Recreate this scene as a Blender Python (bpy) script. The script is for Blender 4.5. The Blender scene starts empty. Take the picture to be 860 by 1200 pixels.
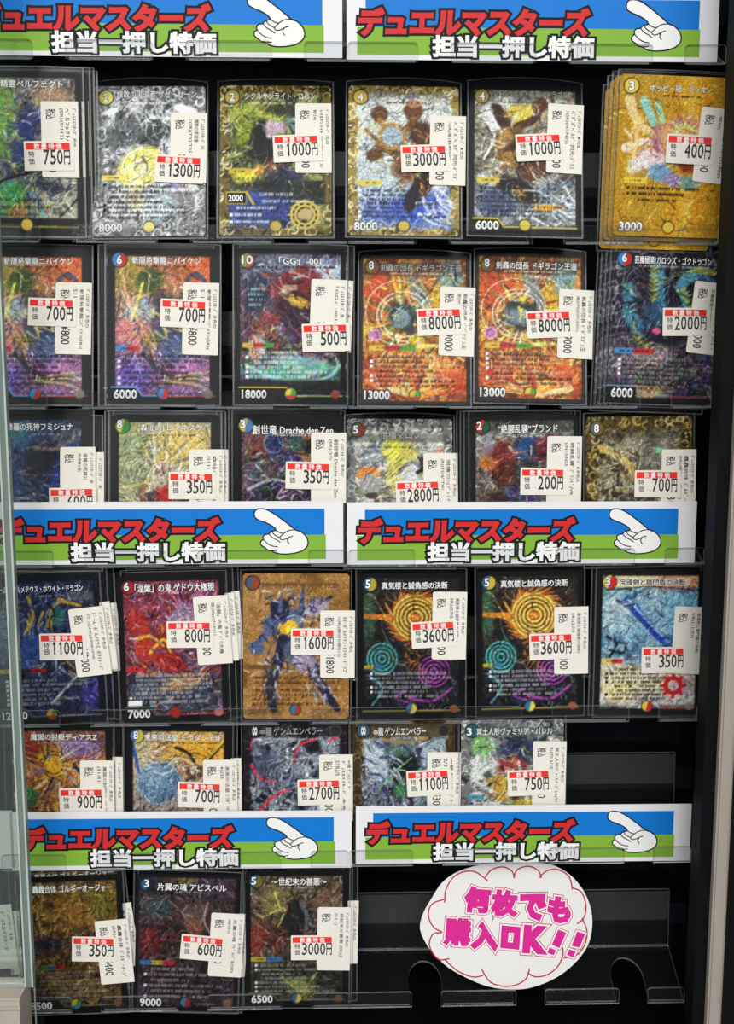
import bpy, math
import numpy as np
from mathutils import Matrix, Vector

# ------------------------------------------------------------------ camera, world, lights, exposure
SC = bpy.context.scene
COL = SC.collection
F = 1250.0                                   # focal length in pixels of the 860 x 1200 frame
PITCH, YAW = math.radians(8.0), math.radians(1.6)
EYE = np.array([0.0, 0.0, 1400.0])           # millimetres
FW = np.array([math.sin(YAW) * math.cos(PITCH), math.cos(YAW) * math.cos(PITCH), -math.sin(PITCH)])
RT = np.array([math.cos(YAW), -math.sin(YAW), 0.0])
UP = np.cross(RT, FW)

cam_d = bpy.data.cameras.new('camera')
cam = bpy.data.objects.new('camera', cam_d)
COL.objects.link(cam)
cam_d.sensor_fit = 'VERTICAL'
cam_d.sensor_height = 24.0
cam_d.lens = 24.0 * F / 1200.0
cam_d.clip_start = 0.01
cam.matrix_world = Matrix(((RT[0], UP[0], -FW[0], EYE[0] * .001), (RT[1], UP[1], -FW[1], EYE[1] * .001),
                           (RT[2], UP[2], -FW[2], EYE[2] * .001), (0, 0, 0, 1)))
SC.camera = cam

world = bpy.data.worlds.new('shop_air')
SC.world = world
world.use_nodes = True
world.node_tree.nodes['Background'].inputs[0].default_value = (0.93, 0.97, 1.0, 1)
world.node_tree.nodes['Background'].inputs[1].default_value = 0.66


def area(name, loc, target, sx, sy, power, col):
    d = bpy.data.lights.new(name, 'AREA')
    d.shape = 'RECTANGLE'
    d.size, d.size_y, d.energy, d.color = sx, sy, power, col
    o = bpy.data.objects.new(name, d)
    COL.objects.link(o)
    o.location = loc
    o.rotation_euler = (Vector(target) - Vector(loc)).to_track_quat('-Z', 'Y').to_euler()
    return o


area('ceiling_panel_light', (0.25, -2.1, 3.1), (0.0, 0.62, 1.15), 2.2, 1.2, 98.0, (1.0, 0.985, 0.95))
area('aisle_panel_light', (-0.9, -2.6, 2.3), (0.0, 0.62, 1.0), 1.6, 1.2, 66.0, (1.0, 0.98, 0.95))

SC.view_settings.view_transform = 'Standard'
SC.view_settings.look = 'None'
SC.view_settings.gamma = 1.0
SC.view_settings.use_curve_mapping = False
SC.view_settings.exposure = -0.8
SC.cycles.transparent_max_bounces = 32
SC.cycles.max_bounces = 8


# ------------------------------------------------------------------ geometry of the view
def ray(px, py):
    return FW + RT * (px - 430.0) / F + UP * (600.0 - py) / F


def at(px, py, Y):
    """where the line of sight through a point of the photograph meets the upright plane Y (mm)"""
    d = ray(px, py)
    return EYE + d * (Y / d[1])


def proj(p):
    q = np.asarray(p) - EYE
    z = q @ FW
    return np.array([430 + F * (q @ RT) / z, 600 - F * (q @ UP) / z])


# ------------------------------------------------------------------ materials
def lin(c):
    a = np.asarray(c, float) / 255.0
    return np.where(a <= 0.04045, a / 12.92, ((a + 0.055) / 1.055) ** 2.4)


MATS = {}


def mat(name, rgb, rough=0.5, spec=0.3, metal=0.0, noise=0.0, scale=300.0):
    if name in MATS:
        return MATS[name]
    m = bpy.data.materials.new(name)
    m.use_nodes = True
    nt = m.node_tree
    b = nt.nodes['Principled BSDF']
    c = lin(rgb)
    b.inputs['Base Color'].default_value = (*c, 1)
    b.inputs['Roughness'].default_value = rough
    b.inputs['Specular IOR Level'].default_value = spec
    b.inputs['Metallic'].default_value = metal
    if noise > 0:
        tc = nt.nodes.new('ShaderNodeTexCoord')
        n = nt.nodes.new('ShaderNodeTexNoise')
        n.inputs['Scale'].default_value = scale
        n.inputs['Detail'].default_value = 4
        r = nt.nodes.new('ShaderNodeValToRGB')
        r.color_ramp.elements[0].position = 0.3
        r.color_ramp.elements[1].position = 0.7
        r.color_ramp.elements[0].color = (*(c * (1 - noise)), 1)
        r.color_ramp.elements[1].color = (*np.minimum(c * (1 + noise), 1), 1)
        nt.links.new(tc.outputs['Object'], n.inputs['Vector'])
        nt.links.new(n.outputs['Fac'], r.inputs['Fac'])
        nt.links.new(r.outputs['Color'], b.inputs['Base Color'])
    MATS[name] = m
    return m


def clear(name, tint, gloss, rough, milk=0.0, milk_rgb=(235, 238, 240)):
    """clear plastic: looked straight through, a weak glancing gloss, an optional milky share"""
    m = bpy.data.materials.new(name)
    m.use_nodes = True
    nt = m.node_tree
    nt.nodes.remove(nt.nodes['Principled BSDF'])
    out = nt.nodes['Material Output']
    t = nt.nodes.new('ShaderNodeBsdfTransparent')
    t.inputs[0].default_value = (*tint, 1)
    g = nt.nodes.new('ShaderNodeBsdfGlossy')
    g.inputs['Roughness'].default_value = rough
    fr = nt.nodes.new('ShaderNodeFresnel')
    fr.inputs[0].default_value = 1.45
    mu = nt.nodes.new('ShaderNodeMath')
    mu.operation = 'MULTIPLY'
    mu.inputs[1].default_value = gloss
    nt.links.new(fr.outputs[0], mu.inputs[0])
    mx = nt.nodes.new('ShaderNodeMixShader')
    nt.links.new(mu.outputs[0], mx.inputs[0])
    nt.links.new(t.outputs[0], mx.inputs[1])
    nt.links.new(g.outputs[0], mx.inputs[2])
    last = mx
    if milk > 0:
        d = nt.nodes.new('ShaderNodeBsdfDiffuse')
        d.inputs[0].default_value = (*lin(milk_rgb), 1)
        m2 = nt.nodes.new('ShaderNodeMixShader')
        m2.inputs[0].default_value = milk
        nt.links.new(mx.outputs[0], m2.inputs[1])
        nt.links.new(d.outputs[0], m2.inputs[2])
        last = m2
    nt.links.new(last.outputs[0], out.inputs['Surface'])
    MATS[name] = m
    return m


M_FACE = bpy.data.materials.new('printed_card_ink')
M_FACE.use_nodes = True
_nt = M_FACE.node_tree
_b = _nt.nodes['Principled BSDF']
_a = _nt.nodes.new('ShaderNodeAttribute')
_a.attribute_name = 'ink'
_nt.links.new(_a.outputs['Color'], _b.inputs['Base Color'])
_b.inputs['Roughness'].default_value = 0.45
_b.inputs['Specular IOR Level'].default_value = 0.1

M_PAPER = mat('white_label_paper', (238, 234, 222), 0.7, 0.15, noise=0.015)
M_BANNERP = mat('banner_paper', (236, 236, 238), 0.55, 0.2, noise=0.012, scale=60)
M_SIGNP = mat('sign_paper', (240, 238, 236), 0.6, 0.2, noise=0.012, scale=60)
M_BLUE = mat('banner_blue', (10, 122, 212), 0.5, 0.2, noise=0.02, scale=80)
M_GREEN = mat('banner_green', (134, 182, 58), 0.5, 0.2, noise=0.02, scale=80)
M_RED = mat('banner_red', (214, 44, 48), 0.5, 0.2)
M_BLACK = mat('print_black', (26, 26, 30), 0.55, 0.15)
M_INK = mat('label_ink', (62, 62, 64), 0.6, 0.1)
M_SALE = mat('sale_red', (238, 60, 52), 0.6, 0.1)
M_WHITE = mat('print_white', (244, 244, 242), 0.55, 0.15)
M_GREYINK = mat('print_grey', (176, 176, 172), 0.55, 0.15)
M_BRONZE = mat('print_bronze', (98, 74, 44), 0.5, 0.2)
M_PINK = mat('sign_magenta', (222, 44, 150), 0.55, 0.15)
M_ROSE = mat('sign_outline_rose', (196, 48, 72), 0.55, 0.15)
M_CASE = mat('black_laminate', (14, 17, 24), 0.7, 0.12, noise=0.12, scale=30)
M_CASE2 = mat('black_frame_paint', (10, 10, 12), 0.55, 0.1, noise=0.1, scale=30)
M_POST = mat('beige_aluminium', (166, 157, 145), 0.5, 0.3, metal=0.15, noise=0.05, scale=25)
M_RAIL = mat('brushed_rail', (186, 178, 164), 0.45, 0.4, metal=0.2, noise=0.05, scale=40)
M_SLEEVE = clear('clear_sleeve_film', (0.96, 0.965, 0.965), 0.12, 0.16, 0.002)
M_SEAM = clear('sleeve_seam_film', (0.9, 0.9, 0.9), 0.5, 0.2, 0.055)
M_ACR = clear('clear_acrylic', (0.95, 0.955, 0.96), 0.10, 0.08, 0.004)
M_ACRE = clear('acrylic_cut_edge', (0.85, 0.87, 0.88), 0.9, 0.2, 0.2)
M_ACRF = clear('frosted_strip', (0.9, 0.9, 0.9), 0.15, 0.3, 0.022)
M_GLASS = clear('door_glass', (0.93, 0.955, 0.94), 0.8, 0.02, 0.015, (205, 220, 212))
M_GEDGE = clear('glass_cut_edge', (0.6, 0.72, 0.66), 1.0, 0.15, 0.5, (150, 168, 158))
M_GLINE = clear('glass_edge_arris', (0.8, 0.86, 0.83), 1.0, 0.15, 0.75, (205, 214, 208))


# ------------------------------------------------------------------ mesh helpers (millimetres in, metres out)
def link(name, mesh, parent=None, **props):
    o = bpy.data.objects.new(name, mesh)
    COL.objects.link(o)
    if parent is not None:
        o.parent = parent
    for k, v in props.items():
        o[k] = v
    return o


def mesh(name, verts, faces, mats, idx=None):
    me = bpy.data.meshes.new(name)
    me.from_pydata([tuple(float(c) * .001 for c in v) for v in verts], [], faces)
    for m in (mats if isinstance(mats, (list, tuple)) else [mats]):
        me.materials.append(m)
    if idx is not None:
        me.polygons.foreach_set('material_index', idx)
    me.update()
    return me


class MB:
    """collects shapes into one mesh"""
    def __init__(s):
        s.v, s.f, s.i = [], [], []

    def add(s, vs, fs, mi=0):
        n = len(s.v)
        s.v += [tuple(v) for v in vs]
        s.f += [tuple(n + k for k in f) for f in fs]
        s.i += [mi] * len(fs) if isinstance(mi, int) else list(mi)

    def box(s, x0, x1, y0, y1, z0, z1, mi=0):
        s.add([(x0, y0, z0), (x1, y0, z0), (x1, y1, z0), (x0, y1, z0), (x0, y0, z1), (x1, y0, z1), (x1, y1, z1), (x0, y1, z1)],
              [(0, 3, 2, 1), (4, 5, 6, 7), (0, 1, 5, 4), (1, 2, 6, 5), (2, 3, 7, 6), (3, 0, 4, 7)], mi)

    def prism(s, poly, front, back, mi=0, side=None):
        """poly: 2-D outline, counter-clockwise seen from the front; front(p) and back(p) give the 3-D points"""
        n = len(poly)
        vs = [front(p) for p in poly] + [back(p) for p in poly]
        fs = [tuple(range(n)), tuple(range(2 * n - 1, n - 1, -1))]
        fs += [(k, n + k, n + (k + 1) % n, (k + 1) % n) for k in range(n)]
        sd = mi if side is None else side
        s.add(vs, fs, [mi, mi] + [sd] * n)

    def build(s, name, mats, parent=None, **props):
        return link(name, mesh(name, s.v, s.f, mats, s.i), parent, **props)


def flat(y0, y1):
    return (lambda p: (p[0], y0, p[1])), (lambda p: (p[0], y1, p[1]))


def rrect(x0, z0, x1, z1, r, n=4, corners=(1, 1, 1, 1)):
    """rounded rectangle, counter-clockwise from the lower left corner"""
    out = []
    for k, (cx, cz, a) in enumerate(((x0, z0, 180), (x1, z0, 270), (x1, z1, 0), (x0, z1, 90))):
        if not corners[k] or r <= 0:
            out.append((cx, cz))
            continue
        ox = cx + r if cx == x0 else cx - r
        oz = cz + r if cz == z0 else cz - r
        for j in range(n + 1):
            t = math.radians(a + 90 * j / n)
            out.append((ox + r * math.cos(t), oz + r * math.sin(t)))
    return out


def ribbon(pts, w):
    """outline strip of a polyline as quads: list of (left, right) points"""
    P = np.array(pts, float)
    T = np.gradient(P, axis=0)
    T /= np.maximum(np.linalg.norm(T, axis=1, keepdims=True), 1e-9)
    N = np.stack([-T[:, 1], T[:, 0]], 1)
    return P + N * w / 2, P - N * w / 2


def smooth(pts, n=6, closed=False):
    P = [np.array(p, float) for p in pts]
    m = len(P)
    out = []
    segs = m if closed else m - 1
    for i in range(segs):
        if closed:
            a, b, c, d = P[(i - 1) % m], P[i], P[(i + 1) % m], P[(i + 2) % m]
        else:
            a, b, c, d = P[max(i - 1, 0)], P[i], P[i + 1], P[min(i + 2, m - 1)]
        for j in range(n):
            t = j / n
            out.append(tuple(0.5 * ((2 * b) + (-a + c) * t + (2 * a - 5 * b + 4 * c - d) * t * t + (-a + 3 * b - 3 * c + d) * t ** 3)))
    if not closed:
        out.append(tuple(P[-1]))
    return out


_GLYPH = {}


def glyphs(s, fat=0.0, res=2):
    """lettering as flat 2-D geometry, normalised: (verts Nx2, faces, x0, x1, y0, y1) of the unfattened text"""
    key = (s, fat, res)
    if key in _GLYPH:
        return _GLYPH[key]
    c = bpy.data.curves.new('lettering', 'FONT')
    c.body = s
    c.resolution_u = res
    o = bpy.data.objects.new('lettering', c)
    COL.objects.link(o)

    def grab():
        dg = bpy.context.evaluated_depsgraph_get()
        dg.update()
        me = bpy.data.meshes.new_from_object(o.evaluated_get(dg))
        v = np.zeros(len(me.vertices) * 3, np.float32)
        me.vertices.foreach_get('co', v)
        v = v.reshape(-1, 3).astype(float)
        fs = [tuple(p.vertices) for p in me.polygons]
        bpy.data.meshes.remove(me)
        d = v[:, 2].max()
        if d > 1e-6:                       # keep the front half only: face and sloping rim
            fs = [f for f in fs if v[list(f), 2].mean() > d * .1]
            used = sorted({k for f in fs for k in f})
            new = {k: i for i, k in enumerate(used)}
            v = v[used]
            fs = [tuple(new[k] for k in f) for f in fs]
        return v, fs
    v0, f0 = grab()
    box = (v0[:, 0].min(), v0[:, 0].max(), v0[:, 1].min(), v0[:, 1].max())
    if fat > 0:
        c.bevel_depth = fat
        c.bevel_resolution = 0
        v0, f0 = grab()
    bpy.data.objects.remove(o)
    bpy.data.curves.remove(c)
    _GLYPH[key] = (v0, f0, *box)
    return _GLYPH[key]


def put(mb, s, x0, z0, x1, z1, y, mi=0, fat=0.0, vert=False, shear=0.0, rot=0.0, res=2):
    """writes s into the box x0..x1 (left to right), z0..z1 (bottom to top) at depth y; vert = turned a quarter clockwise, read downwards"""
    if not s:
        return
    v, f, a0, a1, b0, b1 = glyphs(s, fat, res)
    h = max(b1 - b0, 0.35)
    u = (v[:, 0] - a0) / (a1 - a0)
    w = (v[:, 1] - b0) / h
    if vert:
        X = x0 + w * (x1 - x0)
        Z = z1 - u * (z1 - z0)
    else:
        X = x0 + u * (x1 - x0) + shear * w * (z1 - z0)
        Z = z0 + w * (z1 - z0)
    if rot:
        cx, cz = (x0 + x1) / 2, (z0 + z1) / 2
        c_, s_ = math.cos(rot), math.sin(rot)
        X, Z = cx + (X - cx) * c_ - (Z - cz) * s_, cz + (X - cx) * s_ + (Z - cz) * c_
    mx = max(v[:, 2].max(), 1e-6)
    mb.add([(X[k], y - .012 * v[k, 2] / mx, Z[k]) for k in range(len(X))], f, mi)


def tag(o, label, cat, group=None):
    o['label'] = label
    o['category'] = cat
    if group:
        o['group'] = group
    return o


# ------------------------------------------------------------------ the case
X0, X1 = -260.0, 262.0
CZ = 1400.0


def structure(name, mb, mats):
    return mb.build(name, mats, None, kind='structure')


m = MB(); m.box(-620, 262, 700, 712, 880, 1720); structure('wall_back', m, M_CASE)
m = MB(); m.box(236, 244, 574, 700, 880, 1720); structure('wall_right', m, M_CASE)
pl, pr = at(848.5, 700, 560), at(866, 700, 560)
m = MB(); m.box(-620, 236, 575, 700, 880, CZ - 413); m.box(-620, pl[0] - 7, 566, 575, 880, CZ - 423)
structure('floor', m, M_CASE2)

# the right-hand frame: black stile, beige aluminium post, black outer edge
m = MB(); m.box(pl[0] - 7, pl[0], 560, 574, 880, 1720); structure('trim_1', m, M_CASE2)
m = MB()
m.box(pl[0], pr[0], 556, 574, 880, 1720)
m.box(pl[0] + 1.2, pr[0] - 1.2, 555.2, 556, 880, 1720)
structure('trim_2', m, M_POST)
m = MB(); m.box(pr[0], pr[0] + 420, 553, 574, 880, 1720); structure('trim_3', m, M_CASE2)


# ------------------------------------------------------------------ card pictures: ink laid on a fine grid (u across 63 mm, v down 88 mm)
NU, NV = 106, 148
UU, VV = np.meshgrid(np.linspace(0, 63, NU), np.linspace(0, 88, NV))


class Art:
    def __init__(s, seed, base):
        s.rng = np.random.RandomState(seed)
        s.c = np.ones((NV, NU, 3)) * np.array(base, float)

    def noise(s, size, octaves=4, su=1.0, sv=1.0):
        out = np.zeros((NV, NU)); amp = 1.0; tot = 0
        for k in range(octaves):
            sz = size / 2 ** k
            gu, gv = int(63 * su / sz) + 3, int(88 * sv / sz) + 3
            g = s.rng.rand(gv, gu)
            x, y = UU * su / sz, VV * sv / sz
            i, j = x.astype(int), y.astype(int)
            fx, fy = x - i, y - j
            fx, fy = fx * fx * (3 - 2 * fx), fy * fy * (3 - 2 * fy)
            val = (g[j, i] * (1 - fx) + g[j, i + 1] * fx) * (1 - fy) + (g[j + 1, i] * (1 - fx) + g[j + 1, i + 1] * fx) * fy
            out += amp * val; tot += amp; amp *= 0.6
        return out / tot

    def mix(s, mask, col):
        s.c += np.clip(mask, 0, 1)[..., None] * (np.array(col, float) - s.c)
        return s

    def grad(s, stops, warp=6.0, across=False):
        x = (UU if across else VV) + (s.noise(14) - 0.5) * 2 * warp
        vs = [q[0] for q in stops]
        for k in range(3):
            s.c[..., k] = np.interp(x, vs, [q[1][k] for q in stops])
        return s

    def marble(s, cols, size=14, alpha=1.0, box=None, warp=1.0, sharp=1.0):
        n = s.noise(size, 5)
        n = n + warp * 0.25 * np.sin(6.28 * (n * 2.2 + s.noise(size * 0.7, 3)))
        n = np.clip((n - 0.5) * 1.9 * sharp + 0.5, 0, 0.999)
        t = np.linspace(0, 1, len(cols))
        img = np.stack([np.interp(n, t, [c[k] for c in cols]) for k in range(3)], -1)
        a = np.ones((NV, NU)) * alpha
        if box:
            a = a * s.boxmask(*box)
        s.c += a[..., None] * (img - s.c)
        return s

    def boxmask(s, u0, v0, u1, v1, soft=1.0):
        q = lambda t: np.clip(t / soft + 0.5, 0, 1)
        return q(UU - u0) * q(u1 - UU) * q(VV - v0) * q(v1 - VV)

    def blob(s, u, v, ru, rv, col, rot=0.0, soft=0.35, rough=0.45, a=1.0):
        s.detail(.6, .8, 1)
        c, d = math.cos(math.radians(rot)), math.sin(math.radians(rot))
        x, y = (UU - u) * c + (VV - v) * d, -(UU - u) * d + (VV - v) * c
        r = np.sqrt((x / ru) ** 2 + (y / rv) ** 2) + (s.noise(max(2.5, min(ru, rv) * 0.8), 4) - 0.5) * 2 * rough
        return s.mix(np.clip((1 - r) / soft + 0.5, 0, 1) * a, col)

    def dist(s, pts):
        d = np.full((NV, NU), 1e9); tt = np.zeros((NV, NU))
        n = len(pts) - 1
        for k in range(n):
            (ax, ay), (bx, by) = pts[k], pts[k + 1]
            L = max((bx - ax) ** 2 + (by - ay) ** 2, 1e-9)
            t = np.clip(((UU - ax) * (bx - ax) + (VV - ay) * (by - ay)) / L, 0, 1)
            e = np.hypot(UU - ax - t * (bx - ax), VV - ay - t * (by - ay))
            w = e < d
            d[w] = e[w]; tt[w] = ((k + t) / n)[w]
        return d, tt

    def stroke(s, pts, w, col, taper=0.0, a=1.0, curve=True):
        if curve and len(pts) > 2:
            pts = smooth(pts, 5)
        d, t = s.dist(pts)
        ww = w * (1 - taper * t)
        return s.mix(np.clip((ww / 2 - d) / 0.6 + 0.5, 0, 1) * a * np.clip(ww / 0.6, 0, 1), col)

    def shards(s, n, box, cols, L=(5, 14), W=(0.6, 2.4), ang=45, spread=50, a=0.9):
        s.detail(.6, .8, 1)
        for k in range(n):
            u = s.rng.uniform(box[0], box[2]); v = s.rng.uniform(box[1], box[3])
            t = math.radians(ang + s.rng.uniform(-spread, spread)); l = s.rng.uniform(*L)
            b = s.rng.uniform(-0.3, 0.3) * l
            p = [(u, v), (u + l / 2 * math.cos(t) - b * math.sin(t), v + l / 2 * math.sin(t) + b * math.cos(t)), (u + l * math.cos(t), v + l * math.sin(t))]
            s.stroke(p, s.rng.uniform(*W), cols[s.rng.randint(len(cols))], 0.85, a)
        return s

    def rings(s, u, v, radii, col, w=0.9, sq=1.0, a=1.0):
        r = np.hypot(UU - u, (VV - v) / sq)
        for q in radii:
            s.mix(np.clip((w / 2 - abs(r - q)) / 0.5 + 0.5, 0, 1) * a, col)
        return s

    def bolts(s, n, box, col, L=14, w=0.7, a=0.9):
        for k in range(n):
            u = s.rng.uniform(box[0], box[2]); v = s.rng.uniform(box[1], box[3])
            t = s.rng.uniform(0, 6.28); p = [(u, v)]
            for j in range(6):
                t += s.rng.uniform(-0.9, 0.9)
                u += L / 6 * math.cos(t); v += L / 6 * math.sin(t); p.append((u, v))
            s.stroke(p, w, col, 0.5, a, curve=False)
        return s

    def glitter(s, amt, size=1.3, box=None, rainbow=0.0):  # holo foil shimmer painted into the ink: bright speckle, optional rainbow tints
        n = s.noise(size, 2) - 0.5
        k = 1 + 2 * amt * n
        mk = 1.0 if box is None else s.boxmask(*box, soft=6)
        new = s.c * k[..., None]
        if rainbow:
            h = s.noise(9, 2) * 12.0 + UU * 0.12
            col = np.stack([0.5 + 0.5 * np.cos(h + q) for q in (0, 2.1, 4.2)], -1) * 255
            new = new + rainbow * np.clip(n * 4, 0, 1)[..., None] * (col - new)
        s.c += (mk * np.ones_like(UU))[..., None] * (new - s.c)
        return s

    _done = 0

    def detail(s, amp=.1, lines=.65, stage=2):
        """breaks the laid-in shapes up into painterly edges, ink lines and glints"""
        if s._done >= stage:
            return s
        s._done = stage
        du = ((s.noise(8, 2) - .5) * 6 + (s.noise(2.6, 2) - .5) * 1.6) * amp
        dv = ((s.noise(8, 2) - .5) * 6 + (s.noise(2.6, 2) - .5) * 1.6) * amp
        x = np.clip((UU + du) / 63 * (NU - 1), 0, NU - 1.001); y = np.clip((VV + dv) / 88 * (NV - 1), 0, NV - 1.001)
        i, j = x.astype(int), y.astype(int); fx, fy = (x - i)[..., None], (y - j)[..., None]
        c = s.c
        s.c = (c[j, i] * (1 - fx) + c[j, i + 1] * fx) * (1 - fy) + (c[j + 1, i] * (1 - fx) + c[j + 1, i + 1] * fx) * fy
        # short brush marks along a flowing direction, darker or lighter than what they lie on
        flow = (s.noise(22, 2) * 2.2 + s.noise(9, 2) * .9) * math.pi
        blur = s.c.copy()
        for k in range(int((420 if stage == 1 else 520) * lines)):
            u, v = s.rng.uniform(1, 62), s.rng.uniform(4, 86)
            L = s.rng.uniform(2.0, 7.0); w = s.rng.uniform(.45, 1.2)
            if stage == 2 and s.rng.rand() < .4:
                L = s.rng.uniform(8.0, 20.0); w = s.rng.uniform(.5, .8)
            p = [(u, v)]
            for q in range(4):
                t = flow[min(max(int(v / 88 * NV), 0), NV - 1), min(max(int(u / 63 * NU), 0), NU - 1)] + s.rng.uniform(-.15, .15)
                u += L / 4 * math.cos(t); v += L / 4 * math.sin(t); p.append((u, v))
            i, j = min(max(int(p[0][1] / 88 * NV), 0), NV - 1), min(max(int(p[0][0] / 63 * NU), 0), NU - 1)
            base = blur[i, j]
            kind = s.rng.rand()
            col = base * .32 if kind < .5 else (np.minimum(base * 1.35 + 62, 248) if kind < .85 else np.clip(base + s.rng.uniform(-50, 50, 3), 10, 240))
            P = np.array(p)
            m0, m1 = max(int((P[:, 1].min() - 1.5) / 88 * NV), 0), min(int((P[:, 1].max() + 1.5) / 88 * NV) + 2, NV)
            n0, n1 = max(int((P[:, 0].min() - 1.5) / 63 * NU), 0), min(int((P[:, 0].max() + 1.5) / 63 * NU) + 2, NU)
            if m1 <= m0 or n1 <= n0:
                continue
            uu, vv = UU[m0:m1, n0:n1], VV[m0:m1, n0:n1]
            msk = np.zeros_like(uu)
            for q in range(4):
                (ax, ay), (bx, by) = p[q], p[q + 1]
                l2 = max((bx - ax) ** 2 + (by - ay) ** 2, 1e-9)
                t = np.clip(((uu - ax) * (bx - ax) + (vv - ay) * (by - ay)) / l2, 0, 1)
                e = np.hypot(uu - ax - t * (bx - ax), vv - ay - t * (by - ay))
                msk = np.maximum(msk, np.clip((w * (1 - (q + t) / 4.4) / 2 - e) / .5 + .5, 0, 1))
            s.c[m0:m1, n0:n1] += (msk * (.75 if stage == 1 else .5))[..., None] * (col - s.c[m0:m1, n0:n1])
        f = 1 + (s.noise(1.5, 2) - .5) * .35 * lines
        if stage == 2:
            f = f * (1 + (s.rng.rand(NV, NU) - .5) * .34) + (s.rng.rand(NV, NU) > .985) * .5  # random flecks and sparse foil sparkle, painted into the ink colour
        s.c = s.c * f[..., None]
        return s

    def rule(s, rows, col, u0=7, u1=57, bullets=None, a=0.75):
        """the small print: rows of fine unreadable flecks; rows = [(v, from, to)]"""
        s.detail()
        for (v, f0, f1) in rows:
            fleck = s.rng.rand(NU)
            line = np.clip((1.0 - abs(VV - v)) / 0.35, 0, 1) * (fleck[None, :] > 0.28)
            alt = 0.65 + 0.35 * s.rng.rand(NV, NU)
            m_ = line * alt * (UU > u0 + f0 * (u1 - u0)) * (UU < u0 + f1 * (u1 - u0))
            s.mix(m_ * a, col)
            if bullets and f0 == 0:
                s.mix(s.boxmask(u0 - 2.2, v - 0.8, u0 - 0.7, v + 0.8, 0.4), bullets)
        return s

    def small(s, v, u0, u1, col, a=0.7):
        fleck = s.rng.rand(NU)
        return s.mix(np.clip((0.7 - abs(VV - v)) / 0.4, 0, 1) * (fleck[None, :] > 0.35) * (UU > u0) * (UU < u1) * a, col)

    def disc(s, u, v, r, cols, rim=(20, 20, 20)):
        d = np.hypot(UU - u, VV - v)
        s.mix(np.clip((r + 0.6 - d) / 0.5 + 0.5, 0, 1), rim)
        m_ = np.clip((r - d) / 0.5 + 0.5, 0, 1)
        s.mix(m_, cols[0])
        if len(cols) > 1:
            s.mix(m_ * np.clip(((UU - u) + (VV - v) * 0.25) / 0.8 + 0.5, 0, 1), cols[1])
        if len(cols) > 2:
            s.mix(m_ * np.clip(((VV - v) - 0.9) / 0.8 + 0.5, 0, 1), cols[2])
        return s

    def band(s, v, u0, u1, cols, h=3.0):
        s.detail()
        for k, c in enumerate(cols):
            s.mix(s.boxmask(u0 + (u1 - u0) * k / len(cols), v - h / 2, u0 + (u1 - u0) * (k + 1) / len(cols), v + h / 2, 0.6) * 0.9, c)
        s.small(v, u0 + 3, u1 - 3, (35, 35, 35), 0.55)
        return s

    def border(s, col=(20, 20, 23), l=3.4, t=3.6, r=3.4, b=4.6):
        s.detail()
        inside = s.boxmask(l, t, 63 - r, 88 - b, 0.6)
        return s.mix(1 - inside, col)

    def foot(s, line, line2=None, col=(20, 20, 23), tab=17.0):
        """the bottom plate with the power number: dark tab with a coloured edge line"""
        tri = np.clip((VV - 79.2) / 0.5, 0, 1) * np.clip((tab - UU - (VV - 79) * -0.5) / 0.6, 0, 1)
        s.mix(tri, col)
        s.mix(np.clip((VV - 84.0) / 0.5, 0, 1), col)
        s.stroke([(2, 79.0), (tab - 1, 79.0), (tab + 2.5, 83.9), (40, 83.9)], 0.7, line, curve=False)
        s.stroke([(36, 83.9), (61, 83.9)], 0.7, line2 or line, curve=False)
        return s

    def ornate(s, cols, width=4.5, n=150, seedcols=None):
        """an ornamental foil rim of curls around the edge"""
        s.detail()
        edge = np.minimum(np.minimum(UU, 63 - UU), np.minimum(VV, 88 - VV))
        rim = np.clip((width - edge + (s.noise(5, 3) - 0.5) * 5) / 1.2 + 0.5, 0, 1)
        keep = s.c.copy()
        s.mix(rim, cols[0])
        for k in range(n):
            side = s.rng.randint(4)
            q = s.rng.rand()
            u, v = ((q * 63, s.rng.uniform(0, width)), (q * 63, 88 - s.rng.uniform(0, width)),
                    (s.rng.uniform(0, width), q * 88), (63 - s.rng.uniform(0, width), q * 88))[side]
            t = s.rng.uniform(0, 6.28); p = [(u, v)]; turn = s.rng.choice([-0.7, 0.7])
            for j in range(5):
                t += turn; u += 1.5 * math.cos(t); v += 1.5 * math.sin(t); p.append((u, v))
            s.stroke(p, s.rng.uniform(0.5, 1.0), cols[1 + s.rng.randint(len(cols) - 1)], 0.4, 0.9, curve=False)
        return s


def rows(v0, v1, n, rng, bul=True):
    out = []
    for k in range(n):
        v = v0 + (v1 - v0) * k / max(n - 1, 1)
        out.append((v, 0.0 if rng.rand() < 0.6 else 0.04, rng.uniform(0.55, 1.0)))
    return out


def finish(a, cost=None, mana=None, cu=6.8, cv=6.8, mv=82.6, mu=31.5, crest=None):
    if cost:
        a.disc(cu, cv, 4.0, cost)
    if mana:
        a.disc(mu, mv, 3.0, mana, (60, 56, 40))
        a.small(83.6, 38, 50, (150, 150, 145), 0.6)
    if crest:
        a.blob(57.2, 82.8, 2.6, 2.4, crest, soft=0.3, rough=0.25)
    return a


ARTS = {}


def art(fn):
    ARTS[fn.__name__] = fn
    return fn


YEL, BLU, RED, GRN, DRK, WHT, GRY = (214, 186, 70), (60, 130, 190), (190, 46, 48), (80, 150, 60), (24, 24, 28), (236, 238, 236), (140, 144, 146)


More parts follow.
